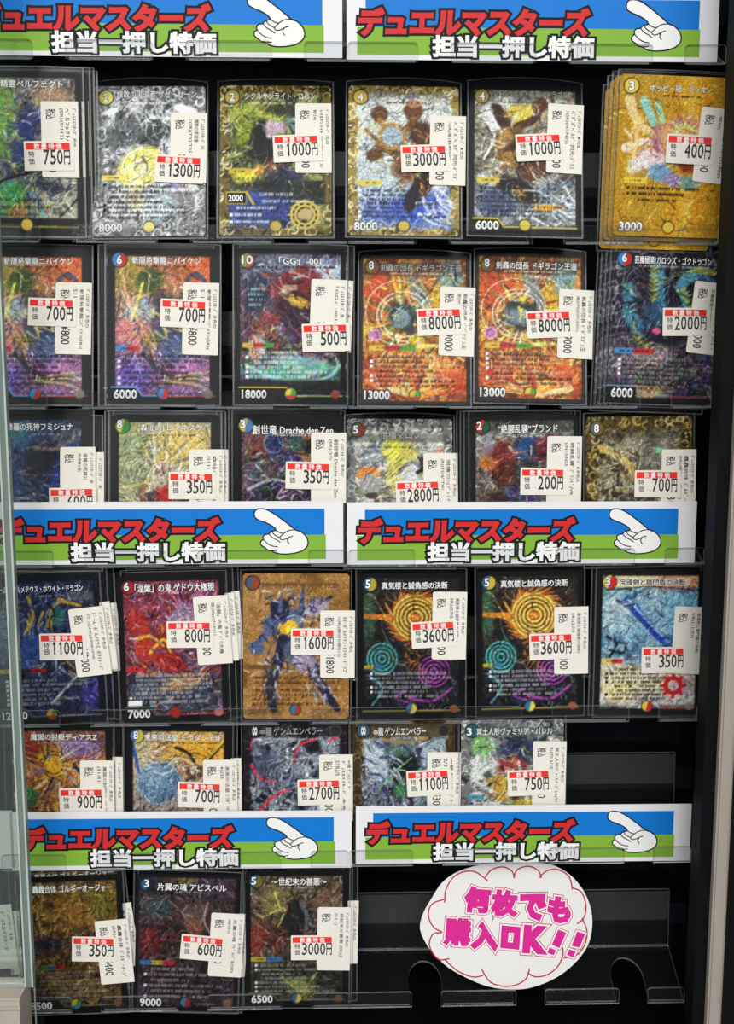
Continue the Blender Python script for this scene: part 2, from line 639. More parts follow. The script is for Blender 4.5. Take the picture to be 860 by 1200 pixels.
@art
def r1c1():
    a = Art(11, (64, 66, 66))
    a.grad([(0, (74, 66, 58)), (12, (150, 122, 96)), (26, (110, 106, 96)), (45, (50, 54, 66)), (62, (110, 112, 100)), (88, (44, 44, 42))], 5)
    a.marble([(40, 46, 60), (80, 90, 110), (150, 150, 140), (60, 66, 80)], 10, 0.65)
    a.blob(20, 22, 8, 18, (120, 170, 70), 0, 0.8, 0.6, 0.8).blob(22, 40, 5, 8, (170, 210, 60), 30, 0.6, 0.6, 0.7)
    a.blob(30, 34, 8, 14, (44, 58, 110), 20, 0.7, 0.6, 0.85).blob(46, 14, 9, 8, (180, 140, 100), 0, 0.8, 0.5, 0.7)
    a.shards(60, (16, 12, 50, 52), [(180, 190, 200), (60, 80, 140), (30, 34, 46), (150, 200, 90), (200, 140, 90)], (4, 10), (0.5, 1.6), 60, 80)
    a.rings(44, 22, (2.5, 4.5), (150, 160, 190), 1.0)
    a.marble([(140, 140, 120), (190, 186, 160), (90, 92, 80)], 9, 0.85, (34, 55, 60, 80)).blob(24, 68, 8, 10, (60, 150, 60), 20, 0.7, 0.7, 0.8)
    a.blob(27, 76, 5, 6, (214, 120, 60), 20, 0.6, 0.6, 0.7).shards(40, (18, 60, 44, 78), [(130, 200, 60), (220, 120, 70), (30, 40, 90), (90, 180, 190)], (2, 6), (0.6, 1.4), 40, 60)
    a.stroke([(14, 60), (48, 50)], 1.4, (14, 14, 16)).stroke([(50, 78), (62, 66)], 1.0, (20, 20, 20))
    a.blob(46, 62, 9, 3.5, (40, 44, 60), 10, 0.5, 0.6).shards(24, (30, 55, 56, 68), [(24, 26, 34), (70, 80, 100)], (3, 8), (0.6, 1.4), 30, 70)
    a.rule(rows(69, 77, 3, a.rng), (30, 30, 34), 16, 58, a=0.6)
    a.border((24, 24, 24), 2.6, 3.4, 3.4, 9).stroke([(0, 79), (8, 83.6), (60, 83.6)], 0.6, (176, 160, 60), curve=False)
    return finish(a, None, [YEL])


def silver_rim(a, warm=0.0, n=230, width=5.0):
    w = np.array([0, -12, -60]) * warm
    c = lambda q: tuple(np.clip(np.array(q) + w, 0, 255))
    return a.ornate([c((112, 114, 112)), c((236, 238, 236)), c((64, 66, 68)), c((190, 192, 190)), c((36, 38, 40))], width, n)


@art
def r1c2():
    a = Art(12, (120, 122, 122))
    a.marble([(70, 72, 74), (120, 122, 122), (176, 178, 176), (90, 92, 94)], 12)
    a.blob(38, 30, 22, 9, (58, 60, 62), 18, 0.4, 0.35).blob(18, 26, 12, 8, (88, 90, 92), -20, 0.5, 0.4).blob(48, 38, 9, 14, (72, 74, 74), -30, 0.5, 0.4)
    a.blob(42, 38, 6, 8, (176, 176, 190), 20, 0.4, 0.3).blob(27, 48, 14, 11, (206, 194, 84), -40, 0.25, 0.12).blob(25, 51, 8, 8, (216, 206, 120), -40, 0.3, 0.15)
    a.blob(46, 56, 3.5, 7, (150, 140, 200), 0, 0.5, 0.4)
    a.bolts(26, (8, 10, 56, 60), (226, 230, 232), 18, 0.6).shards(50, (8, 12, 56, 60), [(40, 42, 44), (200, 204, 206), (30, 32, 34)], (4, 12), (0.4, 1.4), 30, 80)
    a.rings(27, 48, (10.5,), (230, 226, 180), 0.6)
    a.marble([(70, 70, 70), (150, 150, 148), (108, 108, 106)], 8, 0.9, (6, 62, 57, 82)).blob(36, 70, 9, 8, (160, 190, 200), 0, 0.8, 0.6, 0.6)
    a.blob(24, 68, 5, 5, (150, 140, 90), 0, 0.7, 0.5, 0.7)
    silver_rim(a)
    a.blob(52, 14, 7, 2.6, (246, 250, 250), 20, 0.5, 0.3).blob(10, 15, 4, 1.6, (240, 244, 244), -20, 0.5, 0.4)
    a.band(54, 5, 18, [(206, 186, 84)]).rule(rows(58, 76, 7, a.rng), (232, 234, 234), 8, 57, DRK, 0.55).rule(rows(59, 77, 7, a.rng), (30, 30, 30), 8, 57, None, 0.7)
    a.small(10.2, 20, 42, (220, 222, 222))
    return finish(a, [(206, 186, 90)], [(200, 186, 110)])


@art
def r1c3():
    a = Art(13, (70, 74, 56))
    a.marble([(40, 44, 40), (86, 90, 60), (150, 150, 90), (60, 62, 50)], 12)
    a.blob(22, 20, 16, 10, (164, 176, 70), 0, 0.7, 0.5).blob(16, 28, 8, 12, (74, 84, 34), 15, 0.35, 0.2).blob(14, 26, 4, 9, (130, 140, 50), 15, 0.4, 0.3)
    a.blob(22, 31, 5, 12, (26, 30, 22), 15, 0.3, 0.2).blob(31, 25, 6, 5, (158, 130, 148), 0, 0.4, 0.4).blob(42, 22, 5, 6, (110, 130, 120), 0, 0.4, 0.4)
    a.blob(30, 40, 12, 8, (30, 32, 34), 0, 0.6, 0.5).blob(40, 14, 14, 4, (56, 60, 40), 0, 0.6, 0.6)
    for q in range(7):
        a.blob(28 + (q % 3) * 3.2, 23 + (q // 3) * 3.2, 1.8, 1.8, (186, 160, 176), soft=0.4, rough=0.1)
    a.blob(14, 53, 7, 4, (222, 214, 60), 0, 0.8, 0.6, 0.9).blob(22, 50, 3, 3, (230, 130, 50), 0, 0.8, 0.6, 0.9)
    a.blob(32, 48, 6, 6, (150, 90, 70), 0, 0.6, 0.5, 0.7).blob(38, 53, 9, 5, (40, 44, 80), 0, 0.6, 0.5, 0.9)
    a.marble([(20, 24, 22), (40, 50, 60), (30, 34, 30)], 8, 0.9, (20, 56, 60, 70)).marble([(30, 40, 90), (60, 80, 150), (28, 34, 60)], 8, 0.95, (4, 66, 40, 84))
    a.blob(22, 66, 8, 4, (60, 80, 160), 0, 0.8, 0.5, 0.8)
    a.shards(40, (6, 14, 44, 60), [(20, 22, 18), (190, 190, 120), (150, 160, 80)], (3, 10), (0.4, 1.2), 60, 80)
    a.detail(.1)
    a.ornate([(110, 96, 50), (208, 188, 110), (54, 46, 26), (236, 228, 180), (28, 26, 20)], 4.6, 190)
    a.blob(48, 76, 8.5, 7.5, (44, 40, 22), 0, 0.2, 0.2).rings(48, 76, (5.4, 7.8), (206, 186, 90), 1.2)
    for q in range(12):
        t = q * math.pi / 6
        a.stroke([(48 + 7 * math.cos(t), 76 + 6.6 * math.sin(t)), (48 + 10 * math.cos(t), 76 + 9.2 * math.sin(t))], 1.6, (190, 172, 90), 0.7)
    a.blob(48, 76, 4, 4, (180, 160, 110), 0, 0.4, 0.5)
    a.band(50.5, 5, 18, [(204, 176, 50)])
    a.mix(a.boxmask(3.6, 62.5, 15, 70, 0.4), (206, 176, 60)).mix(a.boxmask(4.2, 63.1, 14.6, 69.4, 0.4), (20, 20, 20)).stroke([(15, 62.8), (19, 69.6)], 1.2, (206, 176, 60))
    a.rule(rows(64, 68, 2, a.rng), (220, 220, 210), 22, 56, None, 0.7).rule(rows(72, 80, 3, a.rng), (214, 220, 226), 8, 36, WHT, 0.8)
    a.rule(rows(55, 59, 2, a.rng), (20, 20, 20), 8, 50, None, 0.5).small(10.4, 16, 50, (210, 204, 150))
    return finish(a, [(180, 160, 74)], [(180, 160, 80)])


@art
def r1c4():
    a = Art(14, (176, 186, 190))
    a.marble([(120, 140, 160), (190, 200, 206), (220, 214, 160), (140, 156, 166)], 12)
    a.grad([(0, (150, 140, 110)), (14, (206, 214, 214)), (40, (190, 198, 180)), (60, (150, 170, 190)), (75, (60, 90, 180)), (88, (70, 96, 170))], 6)
    a.marble([(220, 226, 224), (150, 170, 190), (210, 196, 120)], 9, 0.4).blob(40, 72, 22, 8, (40, 70, 180), -10, 0.8, 0.5, 0.75)
    a.shards(50, (4, 14, 60, 60), [(244, 246, 240), (214, 196, 96), (110, 140, 170), (90, 84, 60)], (6, 18), (0.4, 1.4), -35, 40)
    a.blob(18, 17, 5, 5.5, (96, 66, 46), 0, 0.25, 0.15).blob(37, 15, 5.5, 5.5, (104, 68, 44), 0, 0.25, 0.15).blob(37, 10.5, 4.5, 2, (170, 120, 84), 0, 0.3, 0.2)
    a.stroke([(18, 20), (26, 30), (34, 24), (37, 19)], 3.0, (150, 110, 50)).stroke([(17, 36), (30, 40), (44, 34)], 3.6, (110, 78, 44)).stroke([(10, 26), (24, 40), (40, 56)], 2.0, (130, 96, 50))
    a.blob(25, 30, 7, 6.5, (150, 166, 176), 0, 0.3, 0.2).rings(25, 30, (6.4, 7.6), (160, 120, 60), 1.0).blob(15, 41, 5, 3.5, (100, 70, 44), -20, 0.3, 0.2)
    a.blob(42, 29, 10, 8, (76, 52, 34), 40, 0.4, 0.4).shards(30, (34, 24, 52, 56), [(60, 38, 24), (150, 110, 60), (200, 160, 90)], (4, 9), (0.6, 1.8), 50, 50)
    a.blob(33, 48, 8, 9, (110, 74, 50), 0, 0.5, 0.4).blob(40, 62, 5, 15, (34, 26, 24), 30, 0.3, 0.25).shards(14, (36, 52, 46, 66), [(226, 130, 40), (220, 180, 60)], (3, 6), (0.5, 1.0), 60, 60)
    a.shards(16, (38, 58, 58, 76), [(226, 232, 236), (180, 190, 210)], (10, 24), (0.8, 2.4), 35, 18)
    a.ornate([(150, 128, 70), (226, 206, 130), (90, 72, 36), (240, 236, 200), (60, 50, 30)], 4.4, 200)
    a.band(57.5, 5, 19, [(210, 186, 70)]).rule(rows(62, 77, 7, a.rng), (30, 34, 60), 8, 56, (240, 240, 240), 0.75)
    a.small(10, 20, 46, (60, 56, 50))
    return finish(a, [(200, 170, 70)], [(196, 178, 80)])


@art
def r1c5():
    a = Art(15, (130, 130, 120))
    a.grad([(0, (70, 60, 44)), (10, (150, 150, 140)), (26, (140, 134, 110)), (48, (80, 70, 54)), (60, (70, 80, 100)), (76, (120, 138, 156)), (88, (24, 26, 34))], 6)
    a.marble([(60, 54, 44), (160, 160, 150), (100, 90, 70), (210, 210, 200)], 10, 0.55)
    a.blob(16, 22, 6, 12, (206, 212, 216), -30, 0.5, 0.4).blob(18, 19, 4, 9, (60, 44, 34), -30, 0.3, 0.25)
    a.blob(30, 17, 9, 6, (198, 176, 60), 0, 0.6, 0.4, 0.9).stroke([(40, 12), (36, 20), (28, 24)], 4.5, (74, 48, 32)).blob(40, 11, 5, 4, (84, 52, 34), 0, 0.3, 0.2)
    a.blob(22, 34, 9, 11, (112, 82, 46), 10, 0.3, 0.25).blob(20, 32, 4, 6, (160, 126, 70), 10, 0.5, 0.3).blob(30, 42, 11, 9, (66, 46, 30), 20, 0.4, 0.3)
    a.blob(22, 44, 6, 5, (140, 106, 50), -20, 0.3, 0.25).blob(40, 50, 12, 5, (84, 50, 34), -25, 0.4, 0.3)
    a.shards(60, (8, 14, 52, 58), [(40, 28, 20), (180, 146, 84), (220, 214, 190), (120, 84, 44)], (3, 11), (0.5, 1.6), 50, 70)
    a.stroke([(6, 18), (14, 30), (8, 44)], 1.2, (226, 230, 230)).stroke([(10, 14), (18, 28)], 1.0, (230, 232, 226))
    a.blob(27, 62, 13, 6, (30, 24, 22), 28, 0.3, 0.2).shards(12, (20, 58, 34, 70), [(206, 166, 60), (180, 140, 60)], (4, 8), (0.5, 1.0), 40, 40)
    a.shards(20, (26, 58, 58, 78), [(200, 214, 226), (90, 110, 140), (236, 240, 244)], (8, 22), (0.7, 2.0), 30, 20).blob(44, 72, 9, 2, (210, 160, 60), 0, 0.5, 0.4)
    a.blob(16, 70, 12, 7, (60, 76, 110), 0, 0.8, 0.5, 0.8)
    a.rule(rows(61, 77, 7, a.rng), (24, 26, 34), 8, 56, (20, 20, 24), 0.65).band(56.5, 4, 17, [(206, 182, 60)])
    a.border((26, 26, 26), 2.6, 3.0, 2.6, 4.5).foot((210, 190, 60), None).small(10, 20, 44, (40, 36, 30))
    return finish(a, [(150, 126, 74)], [(196, 176, 70)])


@art
def r1c6():
    a = Art(16, (176, 134, 36))
    a.grad([(0, (168, 128, 34)), (24, (170, 132, 40)), (34, (206, 148, 34)), (41, (244, 190, 80)), (46, (214, 140, 30)), (54, (186, 138, 40)), (63, (160, 124, 36))], 3, True)
    a.marble([(160, 122, 30), (196, 150, 50), (176, 134, 36)], 4, 0.35)
    a.detail(.2, .12, 1)
    a.stroke([(6, 14), (10, 24), (22, 34), (28, 40)], 6, (222, 190, 130), 0.6).stroke([(5, 40), (16, 36), (26, 40)], 5, (226, 206, 190), 0.6).blob(20, 46, 9, 6, (216, 190, 190), 20, 0.4, 0.35)
    a.stroke([(14, 14), (20, 26)], 5, (130, 186, 176), 0.2).stroke([(22, 16), (26, 28)], 4, (150, 190, 150), 0.3)
    a.blob(28, 34, 9, 7, (170, 110, 110), 30, 0.4, 0.3).blob(26, 38, 5, 4, (130, 60, 120), 10, 0.4, 0.3).blob(38, 34, 13, 10, (206, 160, 100), 0, 0.5, 0.35).blob(44, 46, 9, 8, (130, 64, 40), 0, 0.5, 0.35)
    for q in range(7):
        t = math.radians(-150 + q * 20)
        a.stroke([(38 + 7 * math.cos(t), 32 + 7 * math.sin(t)), (38 + 14 * math.cos(t), 32 + 13 * math.sin(t))], 3.0, (196, 120, 100), 0.9).stroke([(38 + 6 * math.cos(t), 33 + 6 * math.sin(t)), (38 + 9 * math.cos(t), 33 + 9 * math.sin(t))], 2.4, (200, 210, 120), 0.7)
    a.blob(25, 53, 7, 5, (110, 150, 180), 20, 0.4, 0.3).blob(33, 57, 6, 4, (150, 130, 170), 10, 0.4, 0.35).blob(12, 49, 5, 5, (220, 206, 200), 0, 0.4, 0.4).blob(42, 58, 6, 4, (120, 150, 130), 0, 0.4, 0.4)
    a.shards(44, (8, 22, 46, 60), [(236, 224, 210), (120, 60, 60), (90, 110, 150), (150, 90, 60)], (3, 8), (0.4, 1.2), 30, 80, 0.8)
    a.stroke([(4, 30), (10, 38), (8, 52)], 1.4, (230, 210, 170)).blob(10, 34, 3, 12, (226, 190, 120), 10, 0.6, 0.4, 0.7)
    a.detail(.05, .2)
    a.band(57.5, 5, 17.5, [(222, 190, 60)]).rule(rows(61.5, 68, 3, a.rng), (44, 32, 14), 9, 52, (40, 30, 12), 0.85).small(78, 5, 17, (50, 36, 14), 0.8)
    a.stroke([(4, 79.6), (16, 79.6), (18, 84.4), (40, 84.4), (42, 80.6), (60, 80.6)], 0.5, (120, 88, 26), curve=False).stroke([(59, 62), (59, 84)], 0.5, (120, 88, 26))
    a.small(11, 24, 46, (60, 44, 14), 0.8)
    return finish(a, [(214, 186, 80)], [(204, 176, 70)], 6.5, 6.2, 82.8, 31.5)


def orange_violet(seed, strong=True):
    a = Art(seed, (120, 90, 100))
    a.grad([(0, (180, 90, 56)), (12, (190, 106, 60)), (26, (160, 120, 70)), (42, (110, 90, 110)), (60, (126, 96, 160)), (84, (90, 66, 150))], 8)
    a.marble([(60, 50, 50), (150, 110, 80), (200, 150, 120), (90, 76, 110)], 10, 0.45)
    a.blob(52, 14, 14, 10, (222, 100, 50), 0, 0.8, 0.6, 0.8).blob(12, 14, 10, 10, (150, 140, 60), 0, 0.8, 0.6, 0.7).blob(24, 18, 7, 8, (70, 84, 44), 40, 0.5, 0.4)
    a.stroke([(56, 20), (50, 14), (44, 20), (46, 30)], 2.4, (70, 76, 100)).blob(20, 36, 12, 6, (150, 160, 170), -30, 0.4, 0.4).blob(14, 48, 9, 8, (196, 120, 120), 20, 0.5, 0.4)
    a.blob(34, 32, 9, 6, (70, 56, 76), 30, 0.4, 0.4).blob(38, 46, 12, 8, (60, 74, 110), -20, 0.35, 0.3).blob(40, 58, 9, 7, (84, 96, 130), 10, 0.4, 0.3).blob(26, 52, 6, 5, (120, 110, 70), 0, 0.5, 0.5)
    a.shards(40, (8, 14, 46, 40), [(200, 180, 110), (60, 50, 70), (230, 210, 190), (90, 100, 60)], (4, 12), (0.5, 1.6), 55, 60)
    a.shards(40, (10, 36, 54, 62), [(50, 56, 90), (180, 190, 210), (40, 36, 50), (200, 170, 90)], (4, 12), (0.5, 1.6), 20, 70)
    a.stroke([(8, 10), (12, 30), (26, 56)], 1.3, (216, 150, 100)).stroke([(20, 20), (14, 40)], 1.6, (220, 206, 90)).shards(14, (30, 34, 44, 44), [(220, 190, 110)], (4, 8), (1, 2), 40, 40)
    a.blob(48, 70, 10, 8, (170, 110, 170), 0, 0.8, 0.6, 0.7).blob(14, 72, 10, 8, (96, 80, 190), 0, 0.8, 0.6, 0.7)
    a.stroke([(20, 60), (34, 72), (52, 74)], 3.0, (60, 56, 70), 0.3)
    for q in range(6):
        a.stroke([(30, 76), (46, 74 + q * 1.4 - 3), (58, 70 + q * 2.4)], 1.3, [(180, 160, 100), (90, 80, 60)][q % 2], 0.6)
    a.glitter(0.22, 1.4, (4, 56, 60, 86), 0.12)
    a.band(57, 4, 18, [BLU, RED]).rule(rows(61, 77, 6, a.rng), (32, 26, 36), 8, 56, WHT, 0.7)
    a.border((25, 25, 27), 4.4, 4.6, 5, 4.4).foot((110, 170, 220), (190, 60, 60), (25, 25, 27)).small(10.2, 14, 56, (40, 26, 20), 0.6)
    return finish(a, [BLU, RED], [BLU, RED], crest=(120, 116, 104))


@art
def r2c1():
    return orange_violet(21)


@art
def r2c2():
    return orange_violet(21)


@art
def r2c3():
    a = Art(23, (60, 44, 56))
    a.grad([(0, (30, 26, 34)), (8, (120, 140, 160)), (20, (90, 84, 104)), (40, (90, 50, 60)), (58, (60, 36, 46)), (68, (70, 110, 106)), (78, (40, 60, 60)), (88, (20, 20, 20))], 5)
    a.marble([(40, 36, 50), (130, 120, 140), (80, 60, 80)], 10, 0.4).blob(50, 14, 12, 6, (190, 206, 220), 10, 0.7, 0.5, 0.8).blob(14, 24, 8, 10, (40, 50, 70), 0, 0.5, 0.5)
    a.blob(34, 22, 14, 10, (120, 44, 44), -25, 0.4, 0.35).blob(46, 30, 12, 5, (150, 58, 50), 20, 0.5, 0.4).blob(31, 24, 4, 5, (190, 150, 130), 20, 0.4, 0.35).blob(35, 36, 12, 10, (56, 30, 44), 30, 0.4, 0.4)
    a.blob(18, 44, 9, 7, (130, 60, 60), -30, 0.5, 0.5).blob(12, 56, 5, 7, (190, 150, 130), 10, 0.4, 0.4).blob(36, 30, 7, 3, (190, 150, 60), 20, 0.5, 0.5).blob(50, 44, 9, 8, (70, 44, 56), 0, 0.6, 0.5)
    a.shards(70, (6, 10, 58, 60), [(170, 70, 60), (30, 22, 34), (150, 170, 180), (200, 150, 140), (90, 40, 60)], (4, 14), (0.5, 1.8), 30, 70)
    a.mix(a.boxmask(6, 20, 14, 36, 0.6) * 0.8, (46, 54, 74)).rule([(23, 0, .2), (26, 0, .18), (29, 0, .2), (32, 0, .16)], (150, 190, 200), 7, 57, None, 0.8)
    a.blob(40, 66, 16, 5, (120, 190, 170), 5, 0.6, 0.6, 0.8).blob(26, 72, 20, 4, (80, 150, 140), 8, 0.6, 0.5, 0.8).stroke([(6, 66), (24, 74), (50, 74), (60, 66)], 1.6, (130, 180, 170))
    a.glitter(0.3, 1.2, (4, 40, 60, 80), 0.25)
    a.band(55, 4, 22, [YEL, RED, GRN], 2.6).rule(rows(59, 73, 6, a.rng), (214, 218, 214), 8, 57, WHT, 0.65)
    a.border((20, 20, 21), 2.8, 3.0, 2.8, 4.2).mix(a.boxmask(0, 74.5, 63, 88, 2) * 0.72, (18, 18, 18)).foot((200, 180, 80), (150, 190, 90), tab=30).small(10.4, 11, 58, (24, 24, 30), 0.8)
    return finish(a, [(150, 150, 60), (160, 80, 60)], [YEL, GRN, RED], crest=(150, 70, 60))


def fire_burst(seed):
    a = Art(seed, (170, 90, 40))
    a.grad([(0, (60, 40, 30)), (8, (150, 76, 36)), (24, (200, 130, 50)), (44, (190, 140, 50)), (58, (160, 80, 40)), (70, (180, 76, 40)), (84, (150, 60, 36))], 7)
    a.marble([(90, 40, 26), (206, 110, 40), (226, 190, 70), (120, 60, 40)], 11, 0.6).blob(12, 20, 10, 12, (206, 76, 40), 0, 0.6, 0.5, 0.8).blob(48, 34, 12, 14, (206, 170, 50), 20, 0.6, 0.5, 0.8)
    for q in range(26):
        t = math.radians(a.rng.uniform(0, 360)); r0 = a.rng.uniform(6, 12); r1 = r0 + a.rng.uniform(8, 22)
        a.stroke([(26 + r0 * math.cos(t), 36 + r0 * math.sin(t)), (26 + r1 * math.cos(t + .15), 36 + r1 * math.sin(t + .15))], a.rng.uniform(1.0, 3.2), [(230, 200, 70), (220, 110, 40), (120, 40, 26), (240, 226, 140), (90, 110, 50)][q % 5], 0.8)
    a.blob(26, 37, 11, 9, (50, 60, 64), 0, 0.4, 0.4).blob(24, 38, 6, 5, (110, 130, 140), 0, 0.4, 0.5).blob(34, 22, 4, 12, (120, 126, 120), -25, 0.4, 0.4).blob(52, 14, 7, 10, (110, 160, 180), 0, 0.6, 0.6, 0.8)
    a.shards(50, (12, 10, 56, 56), [(40, 44, 46), (200, 206, 200), (226, 200, 80), (80, 110, 60)], (4, 12), (0.5, 1.8), 50, 70)
    a.rings(25, 36, (13, 15.5), (236, 236, 226), 0.6, 0.95).rings(22, 34, (19,), (230, 220, 200), 0.5)
    a.stroke([(30, 50), (44, 46), (60, 56)], 4.5, (214, 190, 60), 0.6).stroke([(34, 54), (48, 54), (60, 62)], 2.5, (236, 220, 110), 0.6)
    for q in range(18):
        t = math.radians(a.rng.uniform(-170, -10)); L = a.rng.uniform(14, 34)
        a.stroke([(34, 84), (34 + L * math.cos(t), 84 + L * .62 * math.sin(t))], a.rng.uniform(1.0, 3.0), [(226, 130, 50), (240, 190, 90), (180, 40, 30), (250, 226, 160)][q % 4], -0.6, 0.75)
    a.blob(12, 72, 8, 6, (190, 60, 40), 0, 0.7, 0.5, 0.8).blob(52, 72, 8, 6, (206, 90, 50), 0, 0.7, 0.5, 0.8).bolts(8, (4, 60, 58, 82), (150, 190, 190), 10, 0.6)
    a.disc(8.5, 47.5, 3.2, [(190, 120, 160)], (200, 170, 190)).rings(8.5, 47.5, (1.6,), (150, 90, 150), 0.6)
    a.mix(a.boxmask(3, 4, 60, 12, 1.5) * 0.5, (40, 36, 30))
    a.band(55, 5, 32, [YEL, RED, GRN], 3.2).rule(rows(60, 77, 7, a.rng), (40, 22, 16), 8, 57, WHT, 0.75).rule(rows(59.4, 76.4, 7, a.rng), (240, 226, 200), 8, 57, None, 0.3)
    a.border((44, 38, 32), 1.6, 1.8, 1.6, 2).mix(a.boxmask(1, 79.5, 17, 86, .8) * .85, (60, 40, 34)).small(10.6, 16, 54, (236, 220, 190), .6)
    return finish(a, [(110, 110, 50), (120, 76, 44)], [YEL, GRN, RED], crest=(170, 80, 60))


@art
def r2c4():
    return fire_burst(24)


@art
def r2c5():
    return fire_burst(25)


@art
def r2c6():
    a = Art(26, (44, 44, 56))
    a.grad([(0, (28, 26, 32)), (20, (50, 46, 58)), (44, (56, 52, 70)), (54, (120, 110, 120)), (66, (130, 120, 120)), (80, (80, 70, 84)), (88, (26, 26, 30))], 7)
    a.marble([(24, 23, 30), (56, 50, 62), (40, 46, 60)], 10, 0.6)
    a.stroke([(10, 24), (12, 40), (22, 50)], 7, (70, 120, 140), 0.3).stroke([(26, 12), (28, 30), (34, 42), (38, 36)], 7, (64, 116, 140), 0.3).stroke([(48, 14), (40, 22), (46, 34), (42, 46)], 6, (74, 130, 150), 0.3)
    a.stroke([(50, 12), (58, 20), (56, 32)], 5, (60, 104, 126)).blob(30, 48, 14, 8, (40, 36, 54), 0, 0.5, 0.5).blob(26, 38, 8, 8, (54, 84, 110), 0, 0.6, 0.5, .8)
    for (p, n) in (([(24, 12), (24, 30)], 8), ([(40, 24), (52, 40)], 9), ([(48, 12), (58, 14)], 6), ([(16, 52), (26, 60)], 5)):
        (x0, y0), (x1, y1) = p
        for q in range(n):
            t = q / (n - 1); x, y = x0 + (x1 - x0) * t, y0 + (y1 - y0) * t
            a.stroke([(x, y), (x + 3.4, y - 2.4)], 1.5, (170, 166, 70), 0.7).stroke([(x, y), (x - 3, y - 2.0)], 1.4, (130, 130, 50), 0.7)
    a.blob(27, 47, 2.5, 2, (200, 90, 120), 0, 0.4, 0.4).shards(40, (8, 14, 54, 54), [(24, 24, 36), (130, 180, 190), (90, 70, 96), (150, 150, 70)], (3, 10), (0.4, 1.3), 60, 70)
    a.blob(24, 62, 16, 6, (170, 150, 146), -10, 0.8, 0.5, 0.6).stroke([(10, 76), (28, 84), (54, 76), (56, 60)], 5, (56, 56, 84), 0.2).stroke([(34, 68), (46, 58), (52, 52)], 3, (44, 40, 56), 0.3)
    a.blob(24, 82, 12, 4, (200, 150, 90), 0, 0.8, 0.6, 0.8).glitter(0.5, 1.2, (4, 54, 60, 84), 0.18)
    a.bolts(46, (0, 0, 4, 86), (186, 190, 196), 10, 0.5).bolts(40, (58, 0, 62, 86), (186, 190, 196), 10, 0.5).bolts(16, (4, 0, 40, 4), (186, 190, 196), 12, 0.5)
    a.band(59, 3, 26, [(80, 140, 190), RED], 3.2).rule(rows(64, 80, 7, a.rng), (34, 30, 34), 8, 58, WHT, 0.6).rule(rows(63.4, 79.4, 7, a.rng), (200, 196, 190), 8, 58, None, 0.35)
    a.mix(a.boxmask(-2, 79.6, 17, 86.5, .8), (34, 36, 40)).mix(a.boxmask(-2, 85.6, 66, 90, .8), (30, 30, 34)).stroke([(0, 79), (17, 79), (19, 84), (36, 84)], .5, (120, 170, 180), curve=False).stroke([(36, 84.6), (58, 84.6)], .6, (190, 60, 70))
    a.small(10.4, 14, 56, (190, 190, 186), .6)
    return finish(a, [BLU, RED], None)


@art
def r3c1():
    a = Art(31, (36, 50, 80))
    a.grad([(0, (24, 30, 40)), (12, (40, 70, 96)), (30, (44, 60, 106)), (50, (36, 44, 70)), (60, (24, 28, 40)), (88, (18, 18, 20))], 6)
    a.marble([(26, 34, 60), (60, 84, 130), (90, 120, 160), (36, 44, 80)], 10, 0.6).blob(20, 12, 6, 6, (60, 130, 140), 0, 0.7, 0.6, .8)
    a.blob(50, 34, 12, 16, (36, 60, 140), 0, 0.6, 0.5, .9).blob(34, 26, 10, 12, (34, 34, 54), 20, 0.5, 0.5)
    a.shards(60, (14, 12, 54, 56), [(150, 150, 170), (24, 26, 44), (110, 96, 120), (60, 90, 150)], (5, 14), (0.5, 1.6), -30, 50)
    a.stroke([(30, 20), (44, 20), (58, 10)], 2.4, (130, 116, 116), .4).shards(12, (40, 8, 54, 20), [(120, 104, 110)], (6, 12), (.8, 1.6), -40, 20)
    a.rule(rows(58, 66, 3, a.rng), (190, 190, 196), 18, 50, None, .55).border((24, 24, 26), 3, 3.6, 6, 10).small(12, 26, 44, (200, 200, 206), .6)
    return finish(a, None, [BLU])


@art
def r3c2():
    a = Art(32, (150, 146, 110))
    a.grad([(0, (120, 120, 80)), (12, (170, 168, 110)), (26, (196, 170, 90)), (42, (140, 130, 100)), (56, (90, 76, 66)), (88, (70, 66, 60))], 8)
    a.marble([(90, 100, 80), (200, 200, 170), (150, 140, 90), (220, 196, 110)], 10, .55).blob(40, 16, 14, 10, (216, 180, 90), 0, .7, .5, .8).blob(12, 26, 10, 16, (130, 146, 110), 0, .7, .5, .7)
    for q in range(60):
        t = math.radians(a.rng.uniform(0, 360)); r0, r1 = a.rng.uniform(8, 14), a.rng.uniform(16, 34)
        a.stroke([(32 + r0 * math.cos(t), 34 + r0 * math.sin(t)), (32 + r1 * math.cos(t + .2), 34 + r1 * math.sin(t + .2))], a.rng.uniform(.5, 1.6), [(230, 226, 200), (120, 130, 96), (206, 180, 80), (90, 100, 110)][q % 4], .7, .8)
    a.blob(33, 36, 9, 8, (176, 170, 150), 0, .3, .3).shards(14, (26, 28, 40, 38), [(226, 220, 206), (110, 96, 80), (160, 60, 44)], (5, 10), (.8, 1.8), -80, 25).blob(31, 52, 6, 10, (170, 40, 34), 0, .5, .5).blob(22, 54, 6, 9, (60, 50, 56), 20, .5, .4).blob(44, 52, 6, 8, (56, 50, 56), -20, .5, .4)
    a.shards(24, (16, 42, 50, 60), [(40, 34, 36), (190, 60, 40), (190, 190, 180)], (4, 9), (.6, 1.5), 80, 50)
    a.border((24, 24, 25), 4.6, 4.6, 5, 6).small(12, 16, 54, (40, 36, 24), .7)
    return finish(a, [(190, 186, 70), (60, 130, 60)], [YEL, GRN])


